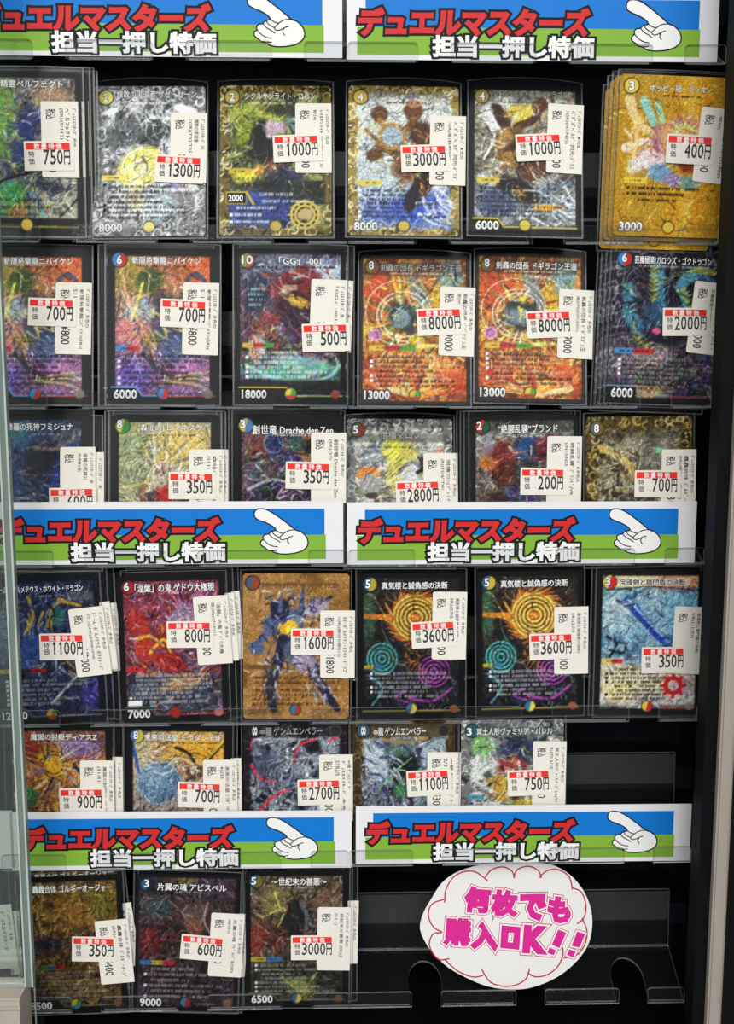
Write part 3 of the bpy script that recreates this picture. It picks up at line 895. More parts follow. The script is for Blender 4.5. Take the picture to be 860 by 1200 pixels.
@art
def r3c3():
    a = Art(33, (60, 50, 66))
    a.grad([(0, (40, 36, 44)), (10, (90, 60, 60)), (30, (80, 70, 90)), (46, (56, 50, 60)), (88, (40, 36, 56))], 8)
    a.marble([(30, 28, 36), (110, 90, 100), (64, 54, 74), (150, 100, 80)], 9, .6).blob(46, 22, 12, 12, (190, 110, 70), 0, .7, .6, .8).blob(14, 22, 8, 12, (110, 70, 56), 0, .6, .5, .8)
    a.blob(23, 17, 5.5, 5, (40, 56, 96), 0, .25, .15).blob(36, 17, 6, 5, (60, 74, 80), 0, .25, .15).blob(30, 26, 10, 6, (56, 50, 84), 0, .4, .4).rings(23, 17, (5.6,), (120, 130, 160), .7).blob(46, 20, 6, 6, (24, 24, 28), 0, .4, .3)
    a.blob(12, 36, 12, 9, (84, 76, 84), 20, .5, .4).blob(28, 44, 16, 8, (40, 36, 44), 0, .5, .4)
    a.shards(64, (5, 20, 56, 62), [(150, 140, 150), (24, 22, 28), (190, 180, 180), (100, 80, 120)], (4, 12), (.5, 1.6), 20, 60).glitter(.3, 1.2, None, .2)
    a.stroke([(8, 44), (24, 38), (40, 46)], 2.0, (150, 150, 160), .4).blob(12, 60, 7, 5, (90, 70, 160), 0, .8, .6, .7)
    a.border((28, 28, 30), 4.2, 9.6, 4.2, 6).small(12.4, 22, 44, (220, 218, 214), .6)
    return finish(a, [(190, 180, 70), (70, 120, 170)], [YEL, BLU])


@art
def r3c4():
    a = Art(34, (150, 152, 140))
    a.marble([(110, 112, 104), (180, 182, 170), (206, 204, 190), (130, 130, 110)], 11).blob(27, 18, 6, 8, (220, 214, 60), 0, .3, .3).blob(34, 26, 9, 10, (206, 196, 70), 0, .6, .4, .8).blob(31, 36, 7, 7, (196, 180, 80), 0, .5, .4, .8)
    for q in ((10, 20), (14, 26), (22, 16), (22, 24), (17, 18)):
        a.rings(q[0], q[1], (1.2, 2.6), (110, 130, 160), .6)
    a.blob(13, 33, 7, 4, (222, 130, 56), -10, .25, .15).blob(14, 39, 6, 6, (150, 152, 146), -10, .25, .15).blob(15, 46, 4, 2, (70, 60, 56), 0, .3, .2).stroke([(17, 48), (26, 60)], 2.6, (110, 80, 60))
    a.blob(46, 36, 13, 14, (186, 186, 188), 20, .35, .25).blob(38, 42, 6, 9, (206, 206, 206), 30, .4, .3).stroke([(30, 34), (40, 26), (56, 44)], 2.0, (120, 122, 126)).stroke([(44, 26), (52, 40), (56, 54)], 1.4, (120, 122, 128)).blob(46, 27, 3, 6, (70, 66, 70), -20, .4, .3)
    a.shards(24, (34, 24, 60, 56), [(150, 152, 156), (226, 226, 226), (110, 112, 118)], (6, 14), (.5, 1.4), 60, 30)
    a.blob(37, 50, 6, 7, (214, 190, 176), 20, .4, .3).blob(38, 68, 10, 10, (176, 84, 80), 0, .4, .3).blob(20, 68, 12, 8, (160, 60, 56), 0, .3, .2).blob(20, 64, 3, 2, (226, 180, 176), 0, .4, .3).blob(11, 58, 6, 6, (170, 150, 90), 0, .5, .4)
    a.stroke([(42, 32), (60, 22)], 2.2, (30, 30, 34)).stroke([(44, 33), (60, 25)], 1.2, (190, 196, 60)).blob(56, 21, 4, 5, (190, 140, 120), 0, .4, .4)
    silver_rim(a, 0, 210, 5.0)
    a.mix(a.boxmask(3, 9, 60, 14, 1.5) * .55, (70, 72, 66)).small(17, 12, 50, (60, 60, 56), .6)
    return finish(a, [(90, 110, 50), (130, 50, 46)], [GRN, RED])


@art
def r3c5():
    a = Art(35, (96, 84, 78))
    a.grad([(0, (60, 70, 66)), (8, (110, 130, 120)), (20, (130, 116, 106)), (40, (96, 76, 66)), (52, (60, 50, 50)), (88, (40, 40, 42))], 6)
    a.marble([(60, 56, 54), (150, 140, 130), (100, 84, 76)], 9, .5).blob(10, 20, 3, 20, (160, 150, 170), 0, .8, .3, .6)
    a.blob(32, 20, 10, 8, (44, 76, 120), 0, .4, .35).blob(18, 24, 10, 8, (110, 50, 50), -20, .5, .4).blob(48, 22, 12, 9, (104, 50, 54), 20, .5, .4).blob(20, 34, 11, 7, (90, 50, 40), 10, .4, .4).blob(10, 28, 5, 4, (180, 110, 60), 0, .4, .4)
    a.blob(34, 34, 9, 8, (60, 64, 60), 0, .4, .4).blob(30, 48, 10, 8, (60, 56, 90), 0, .5, .5).blob(16, 52, 7, 6, (70, 44, 40), 0, .5, .4)
    a.shards(60, (8, 12, 56, 56), [(40, 34, 34), (170, 80, 70), (90, 130, 170), (200, 190, 180), (150, 100, 60)], (3, 10), (.5, 1.6), 40, 80)
    a.band(56, 2, 16, [(190, 40, 40), (120, 110, 50)], 2.8).rule(rows(60, 68, 3, a.rng), (210, 210, 206), 8, 40, WHT, .6)
    a.border((34, 36, 36), 2.8, 3.2, 2.8, 6).mix(a.boxmask(0, 0, 63, 10, 1.5) * .45, (30, 32, 32)).small(12.4, 24, 42, (200, 200, 196), .6)
    return finish(a, [(190, 50, 44), (40, 90, 60)], [RED, GRN])


@art
def r3c6():
    a = Art(36, (110, 104, 84))
    a.marble([(60, 56, 44), (130, 122, 96), (170, 160, 130), (84, 78, 62)], 10).blob(42, 26, 14, 16, (120, 116, 106), 0, .6, .5, .8)
    a.stroke([(6, 18), (22, 24), (30, 38)], 5, (206, 170, 84), .6).stroke([(6, 22), (20, 28), (26, 40)], 2, (90, 70, 36), .4).stroke([(10, 44), (30, 46), (54, 34)], 3, (70, 62, 50), .4)
    a.bolts(24, (14, 14, 54, 56), (206, 204, 190), 22, .5).shards(60, (8, 14, 56, 60), [(50, 46, 38), (196, 186, 150), (150, 120, 60), (90, 84, 76)], (5, 16), (.4, 1.5), 40, 60)
    a.blob(44, 20, 3, 3, (140, 200, 140), 0, .5, .5).blob(50, 24, 3, 3, (190, 120, 100), 0, .5, .5, .7)
    a.ornate([(96, 80, 44), (196, 166, 90), (44, 36, 22), (226, 206, 140), (30, 26, 20)], 7.0, 330)
    a.mix(a.boxmask(4, 6, 58, 13, 2) * .4, (60, 56, 40))
    return finish(a, [(110, 110, 96), (120, 100, 50)], [YEL])


@art
def r4c1():
    a = Art(41, (36, 38, 60))
    a.grad([(0, (28, 30, 50)), (14, (40, 40, 74)), (30, (56, 70, 116)), (50, (46, 50, 76)), (62, (34, 34, 50)), (80, (34, 32, 56)), (88, (24, 24, 30))], 6)
    a.marble([(28, 30, 46), (70, 84, 130), (44, 46, 80), (96, 110, 150)], 10, .55)
    a.blob(4, 34, 8, 14, (110, 140, 170), 0, .6, .5, .8).blob(22, 44, 8, 12, (60, 84, 150), 10, .5, .4).blob(38, 24, 6, 6, (60, 110, 110), 0, .4, .4)
    a.stroke([(22, 12), (24, 24), (18, 34)], 2.4, (190, 160, 60), .5).stroke([(40, 14), (52, 18)], 2.6, (196, 160, 60), .5).stroke([(32, 30), (36, 18), (46, 14)], 2, (170, 140, 60), .5).blob(52, 12, 8, 4, (90, 96, 110), 0, .5, .5)
    a.shards(70, (6, 12, 58, 58), [(150, 170, 200), (24, 26, 44), (190, 160, 70), (50, 66, 130)], (4, 12), (.5, 1.8), 60, 60).shards(20, (20, 58, 58, 80), [(130, 130, 130), (150, 110, 60), (60, 60, 100)], (4, 10), (.5, 1.2), -30, 50)
    a.stroke([(32, 76), (48, 60)], 1.2, (200, 204, 200)).blob(56, 72, 6, 8, (70, 50, 160), 0, .8, .5, .6)
    a.rule(rows(62, 76, 6, a.rng), (206, 206, 206), 8, 56, WHT, .5).band(56, 2, 30, [YEL, (60, 60, 70), RED], 2.6)
    a.border((26, 28, 38), 2.6, 3, 3, 4).foot((110, 110, 130), (120, 120, 130), (26, 27, 34)).small(11.6, 26, 44, (200, 200, 196), .6)
    return finish(a, None, [YEL, GRN, RED])


@art
def r4c2():
    a = Art(42, (110, 50, 56))
    a.grad([(0, (110, 44, 54)), (14, (130, 50, 60)), (28, (120, 56, 66)), (50, (120, 50, 50)), (60, (70, 66, 84)), (72, (50, 60, 72)), (88, (24, 24, 28))], 7)
    a.marble([(60, 30, 40), (160, 70, 76), (90, 60, 80), (130, 110, 130)], 9, .55).bolts(22, (6, 8, 58, 34), (150, 110, 170), 18, .7).blob(40, 24, 8, 8, (150, 130, 160), 0, .6, .5, .7)
    a.blob(12, 30, 6, 9, (160, 50, 44), -15, .35, .3).blob(16, 44, 7, 8, (170, 56, 46), 20, .35, .3).blob(28, 36, 8, 8, (120, 40, 40), 0, .4, .3).blob(30, 52, 9, 6, (150, 44, 40), 10, .35, .3).blob(44, 48, 9, 8, (84, 60, 76), 0, .5, .4)
    a.stroke([(10, 38), (18, 36), (26, 42)], 2.2, (206, 150, 50), .4).stroke([(18, 46), (26, 38), (30, 46)], 2.0, (214, 160, 50), .4).shards(60, (6, 16, 56, 58), [(60, 24, 28), (200, 90, 70), (206, 150, 60), (90, 80, 110), (180, 170, 190)], (4, 11), (.5, 1.6), 40, 70)
    a.marble([(30, 34, 44), (80, 90, 110), (50, 56, 70)], 7, .85, (4, 60, 59, 82)).blob(36, 64, 10, 5, (190, 130, 60), -10, .7, .6, .6).shards(30, (8, 58, 56, 80), [(120, 140, 160), (60, 150, 150), (200, 140, 60)], (3, 9), (.4, 1.1), -20, 60)
    a.band(56, 3, 14, [RED], 2.6).rule(rows(60, 76, 7, a.rng), (220, 220, 220), 7, 56, WHT, .45)
    a.mix(a.boxmask(4, 75, 12, 78, .5), (220, 220, 216))
    a.border((24, 24, 26), 3.4, 3.4, 3.4, 3.6).foot((90, 90, 90), (170, 50, 50)).small(10.4, 30, 38, (220, 220, 216), .6)
    return finish(a, [(130, 40, 50), (150, 40, 44)], [(150, 40, 46)], crest=(190, 110, 110))


@art
def r4c3():
    a = Art(43, (140, 102, 56))
    a.marble([(120, 86, 44), (150, 110, 62), (166, 124, 76), (134, 98, 52)], 22, 1.0, None, .4)
    a.detail(.1, .08, 1)
    dark, mid, hi, lav = (40, 42, 66), (84, 96, 124), (170, 180, 200), (150, 130, 150)
    a.blob(24, 30, 11, 8, mid, -10, .3, .4).blob(22, 22, 6, 6, dark, 10, .3, .4).stroke([(22, 22), (23, 11)], 3, mid, .8).stroke([(34, 26), (36, 6)], 5, mid, .8).stroke([(36, 24), (52, 14)], 4.5, dark, .6).blob(43, 20, 8, 5, lav, -30, .4, .4)
    a.stroke([(18, 32), (9, 42)], 5, mid, .2).blob(8, 45, 5, 4, mid, 0, .3, .4).blob(27, 33, 6, 4.5, (216, 160, 36), 0, .3, .35).blob(28, 34, 3, 2.4, (246, 214, 70), 0, .5, .3)
    a.stroke([(24, 40), (20, 56), (16, 68), (18, 82)], 7, dark, .4).stroke([(32, 42), (40, 56), (48, 70), (56, 82)], 8, dark, .5).blob(34, 46, 9, 9, mid, 20, .4, .4).blob(38, 54, 7, 6, lav, 0, .5, .4)
    a.shards(150, (8, 10, 48, 60), [dark, hi, mid, (50, 44, 90), (206, 206, 214)], (3, 9), (.5, 1.6), 60, 70).shards(50, (38, 54, 52, 78), [dark, hi, lav], (4, 9), (.5, 1.6), 60, 25).shards(40, (12, 54, 21, 78), [dark, hi, mid, (70, 60, 50)], (4, 9), (.5, 1.6), 95, 25)
    a.detail(.08, .12)
    a.mix(a.boxmask(3, 55, 20, 58, .6) * .8, (96, 70, 38))
    for r0 in (63, 66, 70.5, 73.5):
        a.rule([(r0, 0, .98)], (74, 52, 24), 5, 58, None, .75)
    a.rule([(76, 0, .5), (79, 0, .98)], (74, 52, 24), 5, 58, None, .75).mix(a.boxmask(2.6, 82, 14, 85.6, .5) * .35, (90, 66, 34)).rule([(6.6, 0, 1)], (100, 72, 36), 11, 57, None, .7)
    return finish(a, [(84, 90, 110), (150, 70, 50)], [(70, 110, 140), (160, 60, 50)], 5.8, 5.6, 82.6, 31)


def ringed(seed, dim):
    a = Art(seed, (34, 34, 44))
    a.grad([(0, (34, 32, 30)), (16, (70, 50, 34)), (40, (50, 44, 44)), (60, (30, 36, 44)), (88, (22, 24, 36))], 7)
    a.marble([(22, 22, 26), (60, 54, 50), (40, 50, 66)], 8, .5).blob(6, 24, 4, 16, (60, 110, 80), 0, .8, .6, .7)
    for q in range(38):
        t = q / 38 * 6.28; r0 = 13 + a.rng.rand() * 2; r1 = r0 + a.rng.uniform(2, 6)
        a.stroke([(34 + r0 * math.cos(t), 27 + r0 * math.sin(t)), (34 + r1 * math.cos(t + .3), 27 + r1 * math.sin(t + .3))], 1.8, [(216, 120, 40), (196, 90, 36), (226, 160, 70)][q % 3], .7)
    a.blob(34, 27, 14, 13.5, (150, 96, 36), 0, .2, .08).rings(34, 27, (4, 6.4, 8.8, 11, 13.2), (226, 190, 90), 1.3).rings(34, 27, (5.2, 7.6, 10), (84, 56, 30), .8).blob(34, 27, 3, 2.6, (206, 120, 50), 0, .4, .3)
    a.stroke([(4, 26), (20, 27)], 2.6, (214, 130, 50), -.5)
    a.blob(14, 52, 10, 9.5, (24, 60, 66), 0, .3, .15).rings(14, 52, (2, 4.4, 6.6, 8.8), (90, 170, 160), 1.0, 1.05)
    a.blob(45, 60, 10, 10, (44, 26, 54), 0, .3, .15).rings(45, 60, (2, 4.4, 6.8, 9.2), (150, 70, 150), 1.0)
    a.shards(26, (28, 40, 38, 60), [(190, 110, 44), (120, 80, 40)], (3, 7), (.5, 1.4), 90, 40).stroke([(30, 76), (44, 78), (56, 70)], 1.8, (150, 70, 150), .2).stroke([(28, 72), (22, 76), (34, 80)], 1.2, (130, 60, 140)).stroke([(6, 62), (14, 70), (8, 80)], 1.2, (70, 140, 150))
    a.detail(.06, .6)
    a.band(57, 3, 15, [(196, 170, 50), (70, 110, 160)], 2.2).rule(rows(61, 75, 6, a.rng), (206, 206, 206), 9, 56, WHT, .55).rings(26, 30, (24,), (90, 80, 60), .5)
    a.border((24, 24, 26), 3, 3.2, 3, 4.4).mix(a.boxmask(2, 83.4, 61, 84.4, .4), (150, 140, 60))
    if dim:
        a.mix(a.boxmask(3, 4, 60, 12, 1) * .4, (50, 44, 36))
    return finish(a, [(60, 100, 140), (196, 170, 60)], [(60, 110, 150), (214, 196, 80)], crest=(150, 90, 60))


@art
def r4c4():
    return ringed(44, True)


@art
def r4c5():
    return ringed(44, False)


@art
def r4c6():
    a = Art(46, (80, 130, 160))
    a.grad([(0, (80, 120, 140)), (16, (110, 150, 170)), (34, (90, 140, 170)), (52, (60, 90, 120)), (57, (196, 186, 160)), (70, (206, 190, 150)), (80, (180, 176, 180)), (88, (30, 30, 30))], 3)
    a.marble([(50, 80, 110), (130, 170, 186), (190, 206, 210), (70, 120, 160)], 10, .5, (3, 10, 60, 57)).blob(50, 22, 10, 9, (96, 160, 190), 0, .7, .5, .7).blob(10, 24, 7, 12, (180, 194, 196), 0, .7, .5, .6)
    a.stroke([(18, 18), (30, 32), (46, 48), (56, 58)], 5.5, (40, 66, 150), .2).stroke([(18, 17), (36, 36), (54, 54)], 1.4, (130, 170, 220)).stroke([(12, 18), (20, 22), (22, 14)], 2.2, (66, 80, 100)).shards(14, (38, 38, 50, 52), [(40, 60, 140), (90, 130, 190)], (5, 9), (1, 2.2), -20, 50)
    a.stroke([(6, 40), (12, 44), (8, 52)], 1.8, (34, 40, 46)).stroke([(8, 48), (16, 50), (18, 44)], 1.6, (34, 40, 46)).bolts(14, (6, 14, 58, 54), (200, 214, 216), 16, .5)
    a.blob(52, 70, 8, 6, (120, 110, 170), 0, .8, .5, .4).blob(14, 74, 10, 6, (226, 206, 130), 0, .8, .5, .6)
    a.mix(a.boxmask(3, 3, 60, 9.8, .8), (206, 190, 120)).mix(a.boxmask(34, 3, 60, 9.8, 8) * .8, (200, 70, 60)).mix(a.boxmask(10, 4.4, 56, 9.0, .8) * .6, (226, 220, 200)).stroke([(3, 12), (32, 9.6), (60, 12)], .6, (40, 40, 40))
    a.band(55, 3, 16, [YEL, RED], 2.8).rule(rows(60, 78, 8, a.rng), (40, 36, 30), 8, 50, (20, 20, 20), .7)
    a.rings(47, 70, (4.6,), (190, 40, 44), 2.6).rings(47, 70, (2.2,), (206, 180, 160), .5)
    for q in range(8):
        t = q * math.pi / 4
        a.stroke([(47 + 5 * math.cos(t), 70 + 5 * math.sin(t)), (47 + 7.2 * math.cos(t), 70 + 7.2 * math.sin(t))], 2.0, (190, 40, 44))
    a.border((30, 30, 30), 2.8, 3, 2.8, 4).mix(a.boxmask(40, 82, 60, 85, .6) * .6, (150, 60, 50))
    return finish(a, [YEL, RED], [YEL, RED], crest=(150, 140, 136))


@art
def r5c1():
    a = Art(51, (96, 70, 60))
    a.grad([(0, (90, 66, 60)), (12, (110, 76, 66)), (26, (150, 96, 50)), (44, (110, 84, 50)), (54, (56, 56, 44)), (88, (30, 30, 30))], 7)
    a.marble([(50, 40, 40), (150, 90, 56), (200, 130, 50), (90, 70, 80)], 9, .6).blob(28, 24, 10, 10, (196, 140, 40), 0, .5, .45).blob(44, 14, 12, 7, (110, 96, 140), 0, .6, .5, .8).blob(12, 14, 8, 8, (130, 50, 40), 0, .6, .5, .8)
    a.rings(45, 16, (6, 9, 11), (180, 160, 210), .5, .55).rings(28, 24, (6, 8), (90, 60, 30), .9)
    for q in range(44):
        t = math.radians(a.rng.uniform(0, 360)); r0, r1 = a.rng.uniform(5, 10), a.rng.uniform(12, 30)
        a.stroke([(28 + r0 * math.cos(t), 26 + r0 * math.sin(t)), (28 + r1 * math.cos(t + .25), 26 + r1 * math.sin(t + .25))], a.rng.uniform(.6, 1.8), [(214, 160, 60), (46, 34, 36), (170, 80, 50), (110, 100, 130), (190, 180, 150)][q % 5], .7, .9)
    a.stroke([(40, 24), (54, 44)], 2.0, (50, 44, 66), .3).blob(12, 44, 6, 6, (50, 84, 56), 0, .5, .5).rings(10, 42, (2, 4), (90, 150, 96), .6).blob(36, 50, 9, 5, (196, 150, 60), 0, .5, .5, .8)
    a.border((26, 26, 27), 3.4, 3.4, 4, 6).small(10.6, 18, 50, (190, 180, 170), .5)
    return finish(a, None, [YEL])


@art
def r5c2():
    a = Art(52, (150, 130, 90))
    a.grad([(0, (190, 150, 80)), (12, (206, 150, 60)), (26, (170, 140, 90)), (40, (120, 116, 120)), (56, (110, 96, 110)), (88, (60, 60, 66))], 8)
    a.marble([(90, 84, 96), (200, 170, 110), (150, 150, 160), (220, 160, 60)], 10, .5).blob(46, 14, 16, 9, (224, 160, 50), 0, .7, .5, .8).blob(10, 26, 6, 16, (176, 170, 140), 0, .6, .5, .7)
    a.blob(20, 36, 13, 14, (84, 110, 134), 0, .3, .2).blob(17, 32, 8, 8, (130, 156, 176), 0, .7, .4, .7).rings(20, 36, (13,), (150, 170, 186), .5)
    a.bolts(16, (10, 24, 30, 50), (170, 196, 210), 12, .5).stroke([(30, 14), (38, 18), (44, 30)], 2.2, (50, 40, 30), .2).stroke([(60, 8), (48, 22), (40, 30)], 2.2, (216, 176, 70), .2).stroke([(60, 10), (46, 26)], 1.2, (70, 50, 30)).blob(42, 29, 5, 5, (90, 60, 50), 0, .4, .4).blob(41, 28, 2.5, 3, (220, 214, 200), 0, .4, .4)
    a.shards(44, (28, 22, 58, 56), [(110, 90, 130), (220, 190, 110), (60, 54, 70), (200, 110, 50)], (4, 11), (.6, 1.8), 60, 60).stroke([(4, 12), (8, 30)], 2.5, (60, 90, 170), .4).blob(52, 48, 7, 7, (110, 90, 150), 0, .7, .5, .7)
    a.border((24, 24, 26), 4.2, 4.0, 4.2, 6).small(11, 20, 58, (60, 40, 24), .6)
    return finish(a, [(70, 110, 160), (190, 170, 70)], [YEL])


def dark_steel(a):
    a.marble([(34, 36, 44), (90, 96, 108), (150, 156, 166), (56, 60, 72)], 10)
    return a.shards(80, (5, 12, 58, 64), [(24, 24, 30), (150, 160, 172), (200, 206, 212), (70, 74, 90)], (5, 14), (.5, 1.8), -40, 60)


@art
def r5c3():
    a = dark_steel(Art(53, (70, 74, 84)))
    a.blob(46, 18, 10, 8, (150, 160, 170), 0, .6, .5, .8).blob(40, 12, 5, 12, (30, 30, 38), -30, .4, .3).blob(12, 28, 9, 12, (74, 78, 100), 0, .6, .5, .8).rings(25, 34, (4, 6.5, 9), (110, 124, 140), .8)
    a.stroke([(7, 6), (3, 22), (10, 36), (20, 38)], 2.0, (206, 56, 76), .5).stroke([(44, 12), (34, 16), (30, 26)], 1.8, (206, 60, 80), .4).stroke([(5, 60), (20, 46), (28, 44)], 2.0, (200, 54, 70), .5).stroke([(62, 8), (52, 14)], 2.4, (206, 60, 76), .4).stroke([(60, 26), (54, 30)], 1.4, (200, 60, 76))
    a.ornate([(34, 32, 36), (70, 66, 72), (24, 22, 26), (110, 60, 70)], 4.2, 120).mix(a.boxmask(3, 3, 60, 11, 1) * .6, (26, 26, 30)).small(12, 18, 46, (190, 186, 190), .55)
    return finish(a, [(50, 50, 54)], [YEL]).disc(56, 7.4, 3.2, [(54, 52, 56)], (90, 80, 84))


@art
def r5c4():
    a = dark_steel(Art(54, (70, 80, 84)))
    a.blob(14, 26, 6, 14, (176, 190, 200), -20, .4, .4, .9).blob(50, 24, 8, 14, (150, 166, 180), 20, .5, .4, .9).blob(32, 28, 9, 10, (30, 36, 40), 0, .4, .4).blob(30, 18, 10, 5, (96, 120, 116), 0, .5, .5, .8)
    a.shards(40, (8, 14, 56, 60), [(24, 26, 30), (196, 206, 210), (70, 110, 84), (60, 64, 110)], (5, 13), (.8, 2.4), 60, 50).stroke([(14, 46), (24, 34), (36, 24)], 1.0, (120, 170, 120), .3).blob(12, 58, 7, 5, (150, 160, 196), 0, .5, .4).blob(30, 44, 5, 5, (70, 130, 80), 0, .5, .5, .7).blob(48, 58, 7, 5, (60, 60, 130), 0, .5, .5, .8)
    a.ornate([(66, 54, 34), (130, 106, 60), (36, 30, 22), (90, 74, 44)], 5.6, 200).mix(a.boxmask(9, 3, 54, 11.6, 1.2) * .75, (84, 70, 44)).stroke([(18, 12), (32, 14.5), (46, 12)], 1.6, (150, 124, 70)).small(11.6, 22, 44, (190, 180, 150), .6)
    return finish(a, [(60, 96, 110)], [YEL]).disc(56, 7.4, 3.2, [(54, 52, 50)], (90, 80, 60))


@art
def r5c5():
    a = Art(55, (110, 116, 110))
    a.marble([(90, 96, 92), (200, 206, 200), (150, 154, 146), (60, 64, 66)], 9).blob(34, 18, 14, 10, (44, 50, 80), 0, .6, .5, .9).blob(12, 16, 7, 9, (110, 170, 90), 0, .6, .5, .8).blob(9, 30, 6, 8, (210, 214, 206), 0, .6, .5, .8)
    a.blob(31, 30, 10, 7, (140, 62, 60), 0, .4, .35).blob(26, 42, 9, 9, (176, 140, 60), -20, .4, .4).blob(30, 34, 4, 3.5, (226, 196, 180), 0, .4, .3).blob(35, 43, 6, 8, (70, 44, 40), 0, .5, .4).stroke([(20, 28), (8, 36), (20, 46)], 3.4, (206, 210, 206), .5)
    a.shards(60, (10, 10, 56, 56), [(30, 34, 50), (230, 232, 226), (190, 150, 70), (90, 120, 90), (150, 60, 56)], (4, 11), (.5, 1.7), 60, 70).blob(40, 54, 8, 5, (180, 150, 50), 0, .5, .5, .8)
    silver_rim(a, 0, 230, 6.0)
    a.mix(a.boxmask(4, 4.5, 60, 11, 1.2) * .5, (70, 76, 72)).band(48, 4, 14, [(60, 140, 170)], 2.4).rule(rows(52, 60, 3, a.rng), (230, 232, 230), 8, 34, (30, 60, 90), .6).small(11.6, 22, 42, (40, 40, 40), .6)
    return finish(a, [(40, 96, 104)], [BLU])


@art
def r6c1():
    a = Art(61, (96, 74, 44))
    a.grad([(0, (40, 34, 30)), (8, (130, 100, 40)), (20, (150, 110, 50)), (40, (90, 64, 40)), (56, (66, 50, 44)), (64, (44, 36, 34)), (88, (24, 24, 26))], 6)
    a.marble([(50, 38, 30), (150, 110, 50), (196, 156, 80), (90, 70, 50)], 9, .6).blob(50, 18, 9, 10, (120, 124, 50), 0, .7, .5, .7).blob(34, 26, 12, 7, (176, 130, 60), 0, .5, .5, .8).blob(16, 44, 9, 7, (50, 46, 76), 0, .6, .5, .9).blob(44, 46, 10, 8, (56, 50, 56), 0, .6, .5, .8)
    a.shards(80, (8, 12, 56, 58), [(206, 170, 90), (46, 34, 28), (150, 90, 44), (120, 116, 110), (90, 60, 40)], (3, 10), (.5, 1.7), 50, 80).blob(42, 52, 4, 2, (220, 220, 214), 0, .4, .4)
    a.band(58.5, 3, 26, [YEL, GRN, BLU, RED], 2.6).rule(rows(62, 80, 8, a.rng), (196, 190, 186), 8, 57, WHT, .45).shards(24, (12, 60, 58, 80), [(150, 110, 60), (60, 70, 90)], (3, 8), (.4, 1), 30, 70, .6)
    a.border((28, 28, 30), 3.4, 3.6, 3.4, 4.6).foot((120, 120, 90), None, (30, 30, 32), 22).small(11.4, 16, 54, (70, 50, 30), .5)
    return finish(a, [(120, 110, 60), (60, 90, 80)], [YEL, GRN, BLU], crest=(140, 100, 80))


@art
def r6c2():
    a = Art(62, (64, 50, 50))
    a.grad([(0, (50, 44, 54)), (12, (64, 60, 66)), (26, (76, 66, 64)), (44, (60, 40, 44)), (58, (50, 36, 44)), (70, (34, 30, 36)), (88, (26, 24, 28))], 8)
    a.marble([(34, 28, 32), (100, 76, 72), (70, 50, 54), (50, 60, 60)], 10, .6).blob(14, 22, 8, 7, (66, 90, 96), 0, .7, .5, .8).blob(9, 44, 6, 10, (130, 40, 40), 0, .7, .5, .7).blob(36, 26, 9, 8, (110, 90, 84), 0, .5, .5, .8).blob(36, 34, 5, 6, (140, 96, 70), 0, .5, .5, .8).blob(48, 44, 9, 8, (40, 44, 44), 0, .6, .5, .8)
    a.shards(60, (8, 14, 56, 58), [(24, 20, 24), (160, 130, 120), (130, 44, 50), (90, 84, 96), (70, 100, 96)], (4, 12), (.4, 1.5), 60, 60).bolts(10, (6, 20, 30, 44), (170, 90, 100), 14, .5).stroke([(44, 18), (42, 30), (48, 40)], 1.0, (190, 150, 150))
    a.bolts(24, (40, 0, 62, 12), (120, 90, 140), 10, .6).bolts(16, (0, 70, 8, 84), (110, 80, 130), 10, .6).bolts(16, (54, 70, 62, 84), (110, 80, 130), 10, .6).blob(30, 4, 7, 2.4, (150, 140, 80), 0, .6, .5, .7)
    a.band(57, 3, 24, [BLU, YEL, RED], 2.8).rule(rows(61, 79, 6, a.rng), (204, 200, 200), 8, 56, WHT, .5)
    a.border((34, 30, 36), 1.8, 2.0, 1.8, 2.4).small(11.2, 24, 38, (210, 206, 206), .5)
    return finish(a, [(50, 110, 160), (40, 50, 70)], [(70, 120, 160), (150, 50, 50)], crest=(150, 110, 90))


@art
def r6c3():
    a = Art(63, (74, 66, 54))
    a.grad([(0, (60, 54, 44)), (10, (110, 96, 76)), (24, (104, 86, 70)), (44, (80, 60, 54)), (58, (50, 46, 44)), (72, (44, 48, 44)), (88, (24, 24, 26))], 7)
    a.marble([(40, 36, 34), (120, 96, 80), (150, 140, 110), (70, 56, 50)], 9, .55).blob(18, 20, 9, 10, (150, 140, 84), 0, .7, .5, .7).blob(8, 44, 6, 10, (150, 60, 50), 0, .7, .5, .8).blob(50, 20, 8, 8, (130, 100, 80), 0, .7, .5, .7)
    a.blob(32, 34, 11, 14, (50, 50, 52), 10, .4, .4).blob(20, 44, 7, 9, (90, 56, 50), 0, .5, .5).blob(44, 34, 5, 8, (64, 66, 76), 0, .5, .4).stroke([(34, 20), (38, 30), (36, 46)], 3, (110, 110, 110), .3).stroke([(18, 14), (22, 26)], 1.4, (226, 220, 120), .4).stroke([(10, 30), (24, 24), (20, 36)], 1.2, (216, 206, 110), .4)
    a.shards(64, (8, 14, 56, 58), [(28, 26, 26), (150, 150, 146), (170, 110, 80), (90, 84, 76)], (3, 10), (.5, 1.7), 60, 70).marble([(30, 32, 32), (70, 76, 60), (44, 48, 44)], 7, .8, (4, 60, 59, 82)).blob(34, 76, 8, 7, (170, 176, 80), 20, .8, .6, .6).stroke([(22, 68), (34, 78), (44, 66)], 1.2, (150, 156, 90))
    a.band(57, 3, 22, [YEL, BLU], 2.8).rule(rows(61, 78, 7, a.rng), (206, 206, 200), 8, 56, WHT, .5)
    a.border((30, 30, 32), 3.2, 3.4, 3.2, 4).foot((120, 120, 90), None, (32, 32, 34)).small(10.8, 26, 46, (200, 196, 190), .6)
    return finish(a, [(60, 110, 160), (130, 120, 50)], [(60, 110, 160), YEL], crest=(140, 90, 70))


